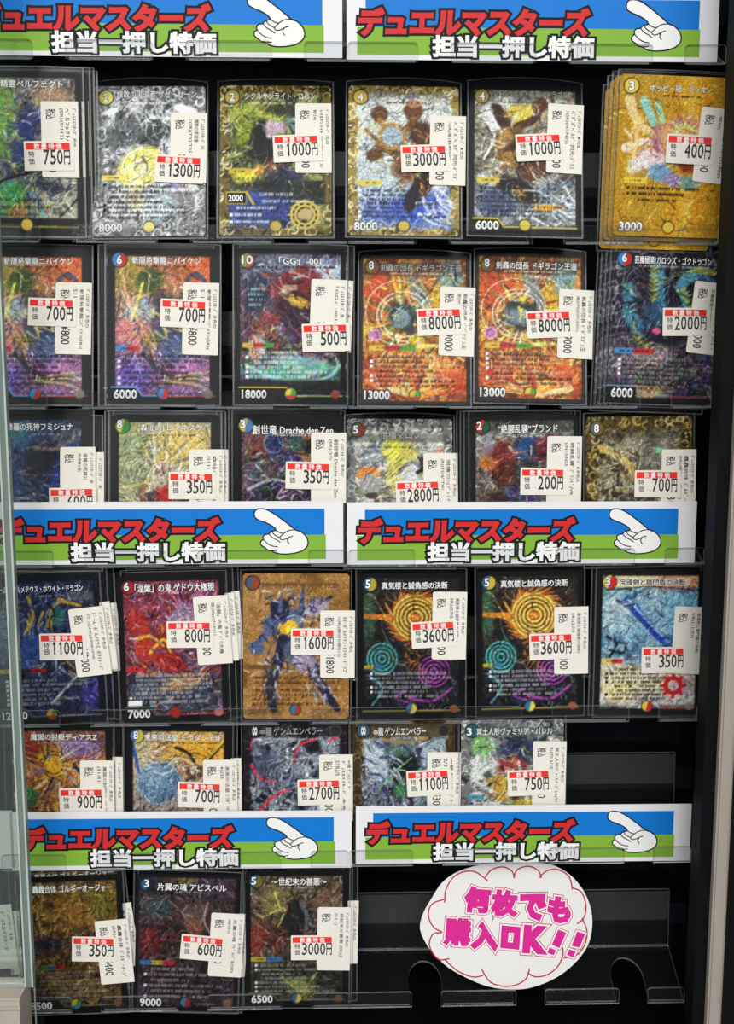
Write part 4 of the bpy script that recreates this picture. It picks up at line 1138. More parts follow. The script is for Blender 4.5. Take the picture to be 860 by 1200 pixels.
@art
def plain_back():
    a = Art(70, (40, 42, 48))
    a.marble([(30, 32, 38), (70, 74, 84), (50, 52, 60)], 9)
    a.border((24, 24, 26))
    return a


# ------------------------------------------------------------------ card meshes
def card_face(name, img):
    """one printed card: inked grid on a thin rounded board; x -31.5..31.5, z 0..88, front faces -Y"""
    r = 2.6
    X = (UU - 31.5).ravel(); Z = (88 - VV).ravel()
    idx = np.arange(NU * NV).reshape(NV, NU)
    q = np.stack([idx[1:, :-1], idx[1:, 1:], idx[:-1, 1:], idx[:-1, :-1]], -1).reshape(-1, 4)
    cx, cz = X[q].mean(1), Z[q].mean(1)
    dx = np.maximum(np.abs(cx) - (31.5 - r), 0); dz = np.maximum(np.abs(cz - 44) - (44 - r), 0)
    q = q[np.hypot(dx, dz) <= r]
    out = rrect(-31.5, 0, 31.5, 88, r, 5)
    n0 = NU * NV; n = len(out)
    vs = np.concatenate([np.stack([X, np.full_like(X, -0.17), Z], 1),
                         np.array([(p[0], -0.15, p[1]) for p in out]), np.array([(p[0], 0.15, p[1]) for p in out])])
    faces = [tuple(f) for f in q.tolist()]
    faces += [tuple(range(n0, n0 + n)), tuple(range(n0 + 2 * n - 1, n0 + n - 1, -1))]
    faces += [(n0 + k, n0 + n + k, n0 + n + (k + 1) % n, n0 + (k + 1) % n) for k in range(n)]
    me = mesh(name, vs, faces, M_FACE)
    edge = np.clip(img[60, 1] * 0.8, 0, 255)
    grey = img.mean(-1, keepdims=True)
    img = grey + (img - grey) * .95
    img = np.clip((img - 24) * 1.14 + 20, 0, 246)
    img = np.where(img < 128, 128 * (np.clip(img, 0, 128) / 128) ** 1.12, img)
    rgb = np.concatenate([np.clip(img, 0, 255).reshape(-1, 3), np.tile(edge, (2 * n, 1))])
    col = np.concatenate([lin(rgb), np.ones((len(rgb), 1))], 1).astype(np.float32)
    at_ = me.color_attributes.new('ink', 'FLOAT_COLOR', 'POINT')
    at_.data.foreach_set('color', col.ravel())
    return me


def sleeve_mesh(bulge, seed):
    """a clear film pocket, a little larger than the card, open and slightly bellied at the top"""
    rng = np.random.RandomState(seed)
    w, h = 33.1, 92.0
    nx, nz = 10, 14
    vs, fs = [], []
    ph = rng.uniform(0, 6, 3)
    for side in (-1, 1):
        base = len(vs)
        for j in range(nz + 1):
            t = j / nz
            for i in range(nx + 1):
                s = i / nx * 2 - 1
                belly = (1 - s * s) * (0.35 + 0.25 * math.sin(3 * t + ph[0])) + bulge * max(0, t - 0.9) / 0.1 * (1 - s * s)
                if side < 0:
                    y = -0.28 - belly * 0.35 - 0.10 * math.sin(5 * s + 4 * t + ph[1])
                    y -= 0.10
                else:
                    y = 0.30 + belly * 0.25
                z = -1.6 + h * t + (0.6 * bulge * (1 - s * s) if j == nz else 0)
                vs.append((s * w, y, z))
        for j in range(nz):
            for i in range(nx):
                a = base + j * (nx + 1) + i
                f = (a, a + 1, a + nx + 2, a + nx + 1)
                fs.append(f if side < 0 else f[::-1])
    return mesh('sleeve', vs, fs, M_SLEEVE)


def seam_mesh(bulge):
    """welded side and bottom edges of the pocket and the rim of its mouth"""
    mb = MB()
    w, z0, z1 = 33.1, -1.6, 90.4
    mb.box(-w - .1, -w + .75, -.34, .34, z0, z1)
    mb.box(w - .75, w + .1, -.34, .34, z0, z1)
    mb.box(-w + .75, w - .75, -.34, .34, z0, z0 + .7)
    for s0 in range(12):
        u0, u1 = -1 + s0 / 6, -1 + (s0 + 1) / 6
        f0, f1 = (1 - u0 * u0) * bulge * .6, (1 - u1 * u1) * bulge * .6
        g0, g1 = -.6 - (1 - u0 * u0) * bulge * .35, -.6 - (1 - u1 * u1) * bulge * .35
        x0, x1 = u0 * (w - .75), u1 * (w - .75)
        mb.add([(x0, g0, z1 - .45 + f0), (x1, g1, z1 - .45 + f1), (x1, g1, z1 + f1), (x0, g0, z1 + f0),
                (x0, g0 + .25, z1 - .45 + f0), (x1, g1 + .25, z1 - .45 + f1), (x1, g1 + .25, z1 + f1), (x0, g0 + .25, z1 + f0)],
               [(0, 1, 2, 3), (7, 6, 5, 4), (3, 2, 6, 7), (0, 4, 5, 1)])
    return mesh('sleeve_seam', mb.v, mb.f, M_SEAM)


def rot2(pts, cx, cz, a):
    c, s = math.cos(a), math.sin(a)
    return [(cx + (x - cx) * c - (z - cz) * s, cz + (x - cx) * s + (z - cz) * c) for x, z in pts]


def turn_mb(mb, cx, cz, a):
    c, s = math.cos(a), math.sin(a)
    mb.v = [(cx + (x - cx) * c - (z - cz) * s, y, cz + (x - cx) * s + (z - cz) * c) for x, y, z in mb.v]


TAGW, TAGH = 20.5, 41.0
STW, STH = 27.5, 16.0
YT, YS = -1.05, -1.45         # front depth of the tag and of the sticker over it


def price_tag(parent, x, z, ang, lines, old, y=YT):
    """the shop's white label, printed sideways; (x, z) is its top left corner on the card"""
    a = math.radians(-ang)
    mb = MB()
    poly = rrect(x, z - TAGH, x + TAGW, z, 1.3, 4, (1, 0, 0, 1))
    mb.prism(poly, *flat(y, y + .22))
    turn_mb(mb, x, z, a)
    t = mb.build('price_tag', M_PAPER, parent)
    lb = MB()
    yy = y - .03
    l1, l2, l3 = lines
    put(lb, '税込', x + 2.6, z - 9.6, x + 8.0, z - 4.2, yy, vert=True, fat=.018)
    put(lb, l1, x + 17.2, z - 4 - min(30, 1.35 * len(l1) + .01), x + 19.4, z - 3.6, yy, vert=True, fat=.012)
    put(lb, l2, x + 13.4, z - 4 - min(34, 2.2 * len(l2)), x + 15.9, z - 3.8, yy, vert=True, fat=.012)
    if l3:
        put(lb, l3, x + 10.0, z - 4 - min(34, 1.5 * len(l3)), x + 12.2, z - 3.8, yy, vert=True, fat=.012)
    put(lb, old, x + 3.4, z - 24.6 - 2.7 * len(old), x + 8.4, z - 24.4, yy, vert=True, fat=.012)
    turn_mb(lb, x, z, a)
    lb.build('tag_lettering', M_INK, t)
    return t


def sale_sticker(parent, x, z, ang, price):
    a = math.radians(-ang)
    mb = MB()
    mb.prism(rrect(x, z - STH, x + STW, z, .5, 2), *flat(YS, YS + .2))
    turn_mb(mb, x, z, a)
    t = mb.build('sale_sticker', M_PAPER, parent)
    rb = MB()
    rb.prism(rrect(x + 1.0, z - 4.7, x + 25.2, z - 1.1, .1, 1), *flat(YS - .03, YS))
    turn_mb(rb, x, z, a)
    band = rb.build('red_band', M_SALE, t)
    wb = MB()
    put(wb, '数', x + 5.6, z - 4.45, x + 8.6, z - 1.4, YS - .06, fat=.02)
    put(wb, '量', x + 9.5, z - 4.45, x + 12.5, z - 1.4, YS - .06, fat=.02)
    put(wb, '特', x + 13.6, z - 4.45, x + 16.6, z - 1.4, YS - .06, fat=.02)
    put(wb, '価', x + 17.7, z - 4.45, x + 20.7, z - 1.4, YS - .06, fat=.02)
    turn_mb(wb, x, z, a)
    wb.build('band_lettering', M_WHITE, t)
    pb = MB()
    put(pb, '特', x + 2.4, z - 8.7, x + 5.6, z - 5.5, YS - .04, fat=.012)
    put(pb, '価', x + 2.4, z - 12.6, x + 5.6, z - 9.3, YS - .04, fat=.012)
    step = 3.72
    xe = x + 25.2
    put(pb, '円', xe - 3.3, z - 12.6, xe, z - 5.0, YS - .04, fat=.022)
    k = len(price)
    for i, ch in enumerate(price):
        x0 = xe - 3.7 - step * (k - i)
        if ch == '1':
            pb.add([(x0 + 1.7, YS - .05, z - 12.6), (x0 + 2.6, YS - .05, z - 12.6), (x0 + 2.6, YS - .05, z - 4.9), (x0 + 1.9, YS - .05, z - 4.9),
                    (x0 + 1.1, YS - .05, z - 6.1), (x0 + 1.1, YS - .05, z - 7.0), (x0 + 1.7, YS - .05, z - 6.6)], [(0, 1, 2, 3, 4, 5, 6)])
        else:
            put(pb, ch, x0 + .3, z - 12.6, x0 + 3.35, z - 4.9, YS - .04, fat=.014)
    if k == 3:
        put(pb, '－', x + 7.2, z - 11.6, x + 9.4, z - 11.3, YS - .04)
    turn_mb(pb, x, z, a)
    pb.build('price_lettering', M_INK, t)
    return t


# rows: depth of the card foot (mm from the eye's plane) and a typical foot height
LEANMIN, LEANMAX = 2.0, 13.5


def pose(tc, bc, Y):
    pb = at(bc[0], bc[1], Y)
    d = ray(*tc); d = d / np.linalg.norm(d)
    q = pb - EYE
    b = q @ d
    disc = b * b - (q @ q - 88.0 ** 2)
    cand = []
    if disc > 0:
        for s in (-1, 1):
            p = EYE + d * (b + s * disc ** .5)
            cand.append(math.degrees(math.atan2(p[1] - pb[1], p[2] - pb[2])))
    else:
        cand = [4.0]
    lean = min(cand, key=lambda L: abs(L - 8))
    lean = min(max(lean, LEANMIN), LEANMAX)
    L = math.radians(lean)
    e = proj(pb + 88 * np.array([0, math.sin(L), math.cos(L)]))
    phi = math.atan2(tc[0] - e[0], abs(e[1] - bc[1]))
    M = Matrix.Translation(Vector(pb * .001)) @ Matrix.Rotation(-L, 4, 'X') @ Matrix.Rotation(phi, 4, 'Y')
    return M


SLEEVES = [sleeve_mesh(b, s) for b, s in ((0.6, 1), (0.9, 2), (2.2, 3), (3.4, 4))]
SEAMS = [seam_mesh(b) for b in (0.6, 0.9, 2.2, 3.4)]


def dup(root, M, label, group):
    """a copy of a card with copies of its parts and sub-parts"""
    r = root.copy(); COL.objects.link(r)
    r.matrix_world = M
    r['label'] = label
    if group:
        r['group'] = group
    elif 'group' in r:
        del r['group']
    return r


def dup_tree(root, M, label, group, skip=()):
    r = dup(root, M, label, group)
    for ch in list(root.children):
        if ch.name.split('.')[0] in skip:
            continue
        c = ch.copy(); COL.objects.link(c); c.parent = r
        for g in list(ch.children):
            d = g.copy(); COL.objects.link(d); d.parent = c
    return r


CARDS = {}
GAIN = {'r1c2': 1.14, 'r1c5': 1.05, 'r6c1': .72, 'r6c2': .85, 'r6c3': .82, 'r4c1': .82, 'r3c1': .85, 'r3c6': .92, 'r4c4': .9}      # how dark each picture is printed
DM = 'ﾃﾞｭｴﾙﾏｽﾀｰｽﾞ '
LIGHT_T, DIM_T, BR_T, DARK_T = 'light', 'dim', 'bronze', 'dark'


def card(key, label, tc, bc, w, Y, title, cost, power, tagpos, stick, price, tlines, old, sl=0, group=None, tstyle=LIGHT_T, artkey=None, ppos=(3.6, 80.6, 16.5, 85.4)):
    root = bpy.data.objects.new('trading_card', None)
    root.empty_display_size = .01
    COL.objects.link(root)
    M = pose(tc, bc, Y)
    root.matrix_world = M
    tag(root, label, 'trading card', group)
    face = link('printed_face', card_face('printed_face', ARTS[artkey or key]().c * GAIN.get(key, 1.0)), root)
    # lettering printed on the face
    mb = MB()
    if title:
        s, u0, u1, v0, v1 = title
        if tstyle == LIGHT_T:
            put(mb, s, u0 - 31.5, 88 - v1, u1 - 31.5, 88 - v0, -.22, 1, .055)
            put(mb, s, u0 - 31.5, 88 - v1, u1 - 31.5, 88 - v0, -.27, 0, .016)
        elif tstyle == DARK_T:
            put(mb, s, u0 - 31.5, 88 - v1, u1 - 31.5, 88 - v0, -.22, 0, .06)
            put(mb, s, u0 - 31.5, 88 - v1, u1 - 31.5, 88 - v0, -.27, 1, .016)
        elif tstyle == DIM_T:
            put(mb, s, u0 - 31.5, 88 - v1, u1 - 31.5, 88 - v0, -.22, 1, .06)
            put(mb, s, u0 - 31.5, 88 - v1, u1 - 31.5, 88 - v0, -.27, 2, .012)
        else:
            put(mb, s, u0 - 31.5, 88 - v1, u1 - 31.5, 88 - v0, -.22, 3, .03)
    if cost:
        cs, cu, cv = cost
        wd = 1.5 * len(cs) if len(cs) > 1 else 1.35
        if cs == '1':
            wd = .7
        put(mb, cs, cu - wd - 31.5, 88 - cv - 2.3, cu + wd - 31.5, 88 - cv + 2.3, -.22, 1, .07)
        put(mb, cs, cu - wd - 31.5, 88 - cv - 2.3, cu + wd - 31.5, 88 - cv + 2.3, -.27, 0, .03)
    if power:
        u0, v0, u1, v1 = ppos
        put(mb, power, u0 - 31.5, 88 - v1, u1 - 31.5, 88 - v0, -.22, 1, .07)
        put(mb, power, u0 - 31.5, 88 - v1, u1 - 31.5, 88 - v0, -.27, 3 if tstyle == BR_T else 0, .03)
    if mb.v:
        mb.build('title_lettering', [M_WHITE, M_BLACK, M_GREYINK, M_BRONZE], face)
    slv = link('sleeve', SLEEVES[sl], root)
    link('sleeve_seam', SEAMS[sl], slv)

    # where a point of the photograph falls on this card's front
    Mi = np.array(M.inverted()); o3 = np.array(M.translation) * 1000
    nrm = np.array(M.to_3x3()) @ np.array([0, -1, 0])

    def on_card(px, py):
        d = ray(px, py)
        t = ((o3 - EYE) @ nrm) / (d @ nrm)
        p = (EYE + d * t) * .001
        l = Mi @ np.array([*p, 1])
        return l[0] * 1000, l[2] * 1000
    if tagpos:
        x, z = on_card(tagpos[0], tagpos[1])
        price_tag(root, x, z, tagpos[2], tlines, old)
    if stick:
        x, z = on_card(stick[0], stick[1])
        sale_sticker(root, x, z, stick[2], price)
    CARDS[key] = root
    root['_d'] = 0
    del root['_d']
    return root


def behind(key, shifts, label, group, skip=(), labels=None):
    """further sleeved cards standing behind the front one: each (dx, dz, back) in mm in the front card's own frame"""
    src = CARDS[key]
    for i, (dx, dz, bk, rz) in enumerate(shifts):
        M = src.matrix_world @ Matrix.Translation((dx * .001, bk * .001, dz * .001)) @ Matrix.Rotation(math.radians(rz), 4, 'Y')
        dup_tree(src, M, labels[i] if labels else label, None if labels else group, skip)



# ------------------------------------------------------------------ clear acrylic trays
LIPY = 612.0
ROWPX = {0: 68, 1: 282, 2: 476, 3: 661, 4: 846, 5: 1013, 6: 1179}
ROWZ = {k: at(430, y, LIPY)[2] for k, y in ROWPX.items()}
JOINT = at(410, 1160, LIPY)[0]
TRW = 209.0
KY, KZ = 35.0, 17.0            # the ramp rises 17 mm over 35 mm of depth
NOTCH = (47.5, 112.5, 177.0)


def tray_mesh():
    back = MB()
    back.prism(rrect(0, KZ, TRW, KZ + 38, .2, 1), lambda p: (p[0], KY + (p[1] - KZ) * .04, p[1]), lambda p: (p[0], KY + 1.6 + (p[1] - KZ) * .04, p[1]), 0, 1)
    poly = [(0, 0)]
    for c in NOTCH:
        poly.append((c - 10.5, 0)); poly.append((c - 10.5, .42))
        for j in range(1, 12):
            t = math.pi - math.pi * j / 12
            poly.append((c + 10.5 * math.cos(t), .42 + .36 * math.sin(t)))
        poly.append((c + 10.5, .42)); poly.append((c + 10.5, 0))
    poly += [(TRW, 0), (TRW, 1), (0, 1)]

    def ramp(t):
        return (2.0 + (KY - 2) * t, -.2 + (KZ + .2) * t)
    rp = MB()
    rp.prism(poly, lambda p: (p[0], *ramp(p[1])), lambda p: (p[0], ramp(p[1])[0] + .5, ramp(p[1])[1] - 1.3), 0, 1)
    xs = [0] + [v for c in NOTCH for v in (c - 10.5, c + 10.5)] + [TRW]
    lips = []
    for k in range(4):
        lp = MB()
        lp.prism(rrect(xs[2 * k] - (0 if k == 0 else 1.5), -1.4, xs[2 * k + 1] + (0 if k == 3 else 1.5), 8.6, 2.0, 4, (0, 0, 1, 1)), *flat(0, 1.5), 0, 1)
        lips.append(lp)
    strip = MB()
    strip.prism(rrect(.5, KZ + 18, TRW - .5, KZ + 37.6, .2, 1), *flat(KY + .2, KY + .5), 0)
    return back, rp, lips, strip


_bk, _rp, _lp, _st = tray_mesh()
ME_BACK = mesh('back_panel', _bk.v, _bk.f, [M_ACR, M_ACRE], _bk.i)
ME_RAMP = mesh('ramp', _rp.v, _rp.f, [M_ACR, M_ACRE], _rp.i)
ME_LIPS = [mesh('lip', l.v, l.f, [M_ACR, M_ACRE], l.i) for l in _lp]
ME_STRIP = mesh('frosted_strip', _st.v, _st.f, [M_ACRF], _st.i)


def tray(row, side, label):
    r = bpy.data.objects.new('acrylic_tray', None)
    r.empty_display_size = .01
    COL.objects.link(r)
    x = {'l': JOINT - TRW - .6, 'r': JOINT, 'n': JOINT - 2 * TRW - 1.2}[side]
    r.location = (x * .001, LIPY * .001, ROWZ[row] * .001)
    tag(r, label, 'tray', 'clear card trays')
    link('back_panel', ME_BACK, r)
    link('ramp', ME_RAMP, r)
    for q in ME_LIPS:
        link('lip', q, r)
    link('frosted_strip', ME_STRIP, r)


tray(0, 'l', 'clear acrylic tray lip across the topmost left-hand banner')
tray(0, 'r', 'clear acrylic tray lip across the topmost right-hand banner')
tray(1, 'l', 'clear acrylic tray holding the 750, 1300 and 1000 yen cards of the top row')
tray(1, 'r', 'clear acrylic tray holding the 3000, 1000 and gold 400 yen cards')
tray(2, 'l', 'clear acrylic tray holding the two 700 yen cards and the 500 yen card')
tray(2, 'r', 'clear acrylic tray holding the two 8000 yen cards and the 2000 yen card')
tray(3, 'l', 'clear acrylic tray behind the middle left-hand banner')
tray(3, 'r', 'clear acrylic tray behind the middle right-hand banner')
tray(4, 'l', 'clear acrylic tray holding the 1100, 800 and brown 1600 yen cards')
tray(4, 'r', 'clear acrylic tray holding the two 3600 yen cards and the 350 yen card')
tray(5, 'l', 'clear acrylic tray behind the lowest left-hand banner')
tray(5, 'r', 'clear acrylic tray with an empty place beside the 750 yen doll card')
tray(6, 'l', 'clear acrylic tray holding the 350, 600 and 3000 yen cards of the bottom row')
tray(6, 'r', 'empty clear acrylic tray with round notches behind the oval sign')
tray(6, 'n', 'clear acrylic tray seen through the sliding glass at the lower left')

for k, z in ROWZ.items():
    m = MB(); m.box(-620, 228, LIPY + KY + 4.0, 700, z + 30, z + 44)
    structure('trim_%d' % (4 + k), m, M_CASE)

# ------------------------------------------------------------------ banners
BW, BH = 205.0, 36.7
BS = BW / 210.0
HAND = [(467, 358), (470, 347), (480, 341), (500, 342), (520, 351), (545, 368), (570, 387), (596, 408), (612, 414), (627, 427), (634, 441), (634, 456),
        (624, 470), (604, 480), (575, 485), (548, 485), (528, 480), (520, 474), (508, 472), (498, 464), (487, 456), (486, 446), (494, 438), (493, 430), (500, 423),
        (511, 421), (520, 413), (534, 409), (526, 398), (505, 386), (484, 378), (470, 369)]


def hand_pt(p):
    return ((540 + p[0] / 2.6875 - 404) / 1.97 * BS, BH - (470 + p[1] / 2.6875 - 588) / 1.97 * BS)


def banner_meshes():
    out = {}
    b = MB(); b.prism(rrect(0, 0, BW, BH, .3, 1), *flat(-.3, 0)); out['sheet'] = (b, M_BANNERP)
    b = MB(); b.prism(rrect(10.4, 17.0, 194.2, 32.3, 0), *flat(-.33, -.3)); out['blue_field'] = (b, M_BLUE)
    b = MB(); b.prism(rrect(5.8, 2.6, 194.9, 17.0, 0), *flat(-.33, -.3)); out['green_field'] = (b, M_GREEN)
    b = MB()
    put(b, 'デュエルマスターズ', 6.8, 13.4, 132.4, 26.6, -.37, 1, .15, shear=.05, rot=.004)
    put(b, 'デュエルマスターズ', 6.8, 13.4, 132.4, 26.6, -.41, 0, .058, shear=.05, rot=.004)
    put(b, '担当一押し特価', 47.6, 2.0, 135.8, 12.6, -.39, 1, .15)
    put(b, '担当一押し特価', 47.6, 2.0, 135.8, 12.6, -.43, 2, .044)
    out['banner_lettering'] = (b, [M_RED, M_BLACK, M_WHITE])
    b = MB()
    hp = smooth([hand_pt(p) for p in HAND], 4, True)
    hp = hp[::-1]
    b.prism(hp, *flat(-.37, -.33), 0)
    pts = hp + hp[:2]
    L, R = ribbon(pts, .75)
    for k in range(len(hp)):
        b.add([(L[k][0], -.39, L[k][1]), (R[k][0], -.39, R[k][1]), (R[k + 1][0], -.39, R[k + 1][1]), (L[k + 1][0], -.39, L[k + 1][1])], [(0, 1, 2, 3)], 1)
    for line in ([(534, 409), (545, 416), (558, 420)], [(596, 408), (576, 410), (560, 419), (546, 433), (553, 440), (566, 437), (574, 434)], [(574, 434), (570, 444), (576, 454)], [(566, 437), (580, 430), (588, 429)],
                 [(511, 421), (522, 432), (536, 440), (548, 448)], [(494, 438), (508, 452), (524, 460), (540, 462)], [(508, 472), (524, 474), (538, 472)], [(522, 414), (530, 424), (545, 432)]):
        q = smooth([hand_pt(p) for p in line], 4)
        L, R = ribbon(q, .6)
        for k in range(len(q) - 1):
            b.add([(L[k][0], -.39, L[k][1]), (R[k][0], -.39, R[k][1]), (R[k + 1][0], -.39, R[k + 1][1]), (L[k + 1][0], -.39, L[k + 1][1])], [(0, 1, 2, 3)], 1)
    out['pointing_hand'] = (b, [M_WHITE, M_BLACK])
    return {k: mesh(k, b.v, b.f, mm, b.i) for k, (b, mm) in out.items()}


BME = banner_meshes()


def banner(cx, by, tilt, label, printed=True):
    r = bpy.data.objects.new('sale_banner', None)
    r.empty_display_size = .01
    COL.objects.link(r)
    p = at(cx, by, LIPY + 2.1)
    p = p - np.array([BW / 2, 0, 0])
    r.matrix_world = Matrix.Translation(Vector(p * .001)) @ Matrix.Rotation(math.radians(tilt), 4, 'Y')
    tag(r, label, 'banner', 'blue and green sale banners' if printed else None)
    sh = link('sheet', BME['sheet'], r)
    for k in ('blue_field', 'green_field', 'banner_lettering', 'pointing_hand') if printed else ():
        link(k, BME[k], sh)


banner(181, 66.5, 0.0, 'blue and green pointing-hand banner, left one of the topmost pair')
banner(624, 71.5, 0.0, 'blue and green pointing-hand banner, right one of the topmost pair')
banner(196, 661, 0.0, 'blue and green pointing-hand banner in front of the 600, 350 and 350 yen cards')
banner(611, 660.5, 0.0, 'blue and green pointing-hand banner in front of the 2800, 200 and 700 yen cards')
banner(214, 1017, 0.3, 'blue and green pointing-hand banner in front of the 900, 700 and 2700 yen cards')
banner(613, 1009.5, 0.2, 'blue and green pointing-hand banner above the oval sign')
banner(-184, 1020, 0.0, 'blank white end of a shelf strip seen through the sliding glass at the lower left', False)

# ------------------------------------------------------------------ the cards
YC = 617.5
card('r1c1', 'dark rainbow foil card cut off by the picture edge with a 750 yen sticker', (27, 80), (32, 275), 131, YC,
     ('聖霊の精霊ペルフェクト', 6, 53, 4.6, 8.6), None, None, (48, 119, 0), (28.5, 166, -1), '750', (DM + '光/F', 'ﾍﾟﾙﾌｪｸﾄ/ｷﾞｬ', '(SR)(S/112)'), '¥1000')
card('r1c2', 'silver foil card with yellow globe, curved sleeve mouth and 1300 yen sticker', (175.5, 103), (174.5, 277), 133, YC,
     ('煌数の求道者 ザゼ・ゼーン', 13, 58, 2.6, 7.0), ('2', 6.8, 6.8), '8000', (200.6, 133, 1), (183, 182, 3), '1300', (DM + '光', '煌数の求道者', 'ﾝ(SR)(TR2/TR5'), '¥1500', 3, tstyle=LIGHT_T)
card('r1c3', 'olive foil card with fruit shapes, gold sunflower badge and 1000 yen sticker', (323, 101), (323, 276), 130, YC,
     ('シクルサンライト・コハン', 14, 54, 4.2, 8.2), ('2', 6.8, 6.8), '2000', (346, 122, 0), (319.5, 160, -2.5), '1000', (DM + '光/D', 'ｼｸﾙｻﾝﾗｲﾄ ｺﾊﾝ(R)(ﾋﾋﾟｽ/', '秘24)'), '¥1200', 2, ppos=(5, 64.4, 13, 68.2))
card('r1c4', 'pale blue foil card with brown barrel shapes and 3000 yen sticker, top row', (473, 104), (473, 276), 131, YC,
     ('バザガベルグ・疾風・ドラゴン', 12, 56, 2.8, 7.0), ('4', 6.8, 6.8), '8000', (504, 136, 1), (469, 171.5, -2.5), '3000', (DM + '★光/D', 'ﾊﾞｻﾞｶﾞﾍﾞﾙｸﾞ 閃光-ﾄﾞﾗｺﾞ', 'ﾝ(SR)(秘1超/超W25)'), '¥4000', 3, tstyle=DIM_T)
card('r1c5', 'black-edged card with bronze armour and 1000 yen sticker beside the gold card', (615, 104), (615, 275), 126, YC,
     ('バザガベルグ・疾風・ドラゴン', 12, 56, 2.8, 7.0), ('4', 6.8, 6.8), '6000', (642, 122, 2), (603, 159, -4), '1000', (DM + '★光/B', 'ﾊﾞｻﾞｶﾞﾍﾞﾙｸﾞ･閃光-ﾄﾞﾗｺ', 'ﾝ(SR)(N1/N25)'), '¥1500', 3, tstyle=DIM_T)
card('r1c6', 'gold card with a 400 yen sticker, frontmost of the stack in the upper right corner', (793, 81), (782, 277.5), 129, YC - 2,
     ('ポッピ・冠・ラッキー', 17, 52, 5.2, 8.8), ('3', 6.5, 6.2), '3000', (822, 125, 4.5), (781, 157, 1), '400', (DM + '光/E', 'ﾎﾟｯﾋﾟ･冠･ﾗｯｷｰ(R)(超25', '/超50)'), '¥500', 1)

card('r2c1', 'orange and violet 700 yen card at the picture edge, left of its twin', (41, 292), (41, 472.5), 130, YC,
     ('斬隠将撃龍ニバイケン', 14, 53, 4.9, 9.0), None, None, (66, 331, 1), (34, 349, 1.5), '700', (DM + '多色/D', '斬隠将撃龍ﾆﾊﾞｲｹﾝ(SR)(', 'S11'), '¥800')
card('r2c2', 'orange and violet 700 yen card with cost 6 and power 6000, right of its twin', (191, 291), (191, 472.5), 130, YC - 1,
     ('斬隠将撃龍ニバイケン', 14, 53, 4.9, 9.0), ('6', 6.8, 6.8), '6000', (215, 331, 1), (189, 350, 2), '700', (DM + '多色/D', '斬隠将撃龍ﾆﾊﾞｲｹﾝ(SR)(', 'S11'), '¥800')
card('r2c3', 'dark crimson foil card with power 18000 and a 500 yen sticker', (340.5, 291.6), (340.5, 472.5), 129, YC,
     ('「GG」-001', 25, 49, 4.6, 9.2), ('10', 6.8, 6.4), '18000', (365, 327, 2), (353.5, 380, -2), '500', (DM + '多', '「GG」-001(SR)(', ''), '¥1', 1, ppos=(3.6, 80.6, 17.5, 85.2))
card('r2c4', 'fiery orange 8000 yen card, left one of two, beside the crimson 500 yen card', (485.7, 302), (485.7, 474), 127.5, YC,
     ('剣轟の団長 ドギラゴン王道', 11.5, 59, 4.8, 9.2), ('8', 6.2, 5.8), '13000', (516, 336, 2), (487.5, 363, -3), '8000', (DM + '多色/D', '剣轟の団長 ﾄﾞｷﾞﾗｺﾞﾝ王', '道(DM'), '¥9000', 2, tstyle=DIM_T, ppos=(2.5, 80.2, 17, 85.2))
card('r2c5', 'fiery orange 8000 yen card, right one of two, beside the blue serpent card', (621, 298), (621, 471), 125, YC,
     ('剣轟の団長 ドギラゴン王道', 11.5, 59, 4.8, 9.2), ('8', 6.2, 5.8), '13000', (655, 339, 2), (615.5, 366, -3.5), '8000', (DM + '多色/D', '剣轟の団長 ﾄﾞｷﾞﾗｺﾞﾝ王', '道(DM)(DM1/DM1)'), '¥9000', 2, ppos=(2.5, 80.2, 17, 85.2))
card('r2c6', 'black and white lightning-edged card with blue serpents and 2000 yen sticker', (783, 286), (773.5, 471.6), 126, YC - 2,
     ('芸魔極楽!ガロウズ・ゴクドラゴン', 12.5, 57, 4.8, 9.2), ('6', 6.6, 6.2), '6000', (814, 329, 4.5), (776, 361, -2), '2000', (DM + '多色/E', '芸魔温泉!ｵﾝｾﾝ･ｶﾞﾛｳｽﾞ/', '芸魔極楽!ｶﾞﾛｳｽﾞ･ｺﾞｸﾄﾞ'), '¥3000', 1, ppos=(2.6, 80.6, 15, 85.6))

card('r3c1', 'dark blue 600 yen card half hidden by the middle left-hand banner', (44, 485), (44, 661), 128, YC + 1,
     ('修羅の死神フミシュナ', 13.5, 52, 5.4, 9.8), None, None, (71, 524, 0), (58, 572, -1), '600', (DM + '多', '修羅の死神ﾌﾐ', '死ﾊ修羅の道)'), '¥800')
card('r3c2', 'green and yellow 350 yen card with silver bust above the middle left-hand banner', (193.7, 486), (193.7, 662), 128, YC + 1,
     ('森仙のJ ロマネスク', 17, 53, 5.6, 10.2), ('8', 5.0, 5.6), None, (222, 526.5, 0), (198, 553, 0), '350', (DM + '多色(C', '森仙のJ ﾛﾏﾈｽｸ(R)(1', '/S11)'), '¥500')
card('r3c3', 'dark grey 350 yen card with blue orbs above the pointing hand', (338, 484), (338, 661), 127.5, YC + 1,
     ('創世竜 Drache der Zen', 10.5, 57.5, 6.6, 12.0), ('3', 5.0, 6.0), None, (364.5, 507, 0), (335, 540.5, 1), '350', (DM + '多色(C', '創世竜 Drache der Zen', '(SR)(S7/'), '¥00')
card('r3c4', 'silver foil 2800 yen card with white hair and yellow shapes', (468, 491), (468, 664), 126, YC + 1,
     ('借櫓マロン', 20, 44, 7.0, 12.2), ('5', 5.4, 6.6), None, (496, 531, 0), (463, 564.5, -2.5), '2800', (DM + '多色(G', '借櫓ﾏﾛﾝ(ﾌﾟﾚﾐｱﾑﾄﾚｼﾞ', '(R)(TD4/TD6)'), '¥3500', 2, tstyle=DIM_T)
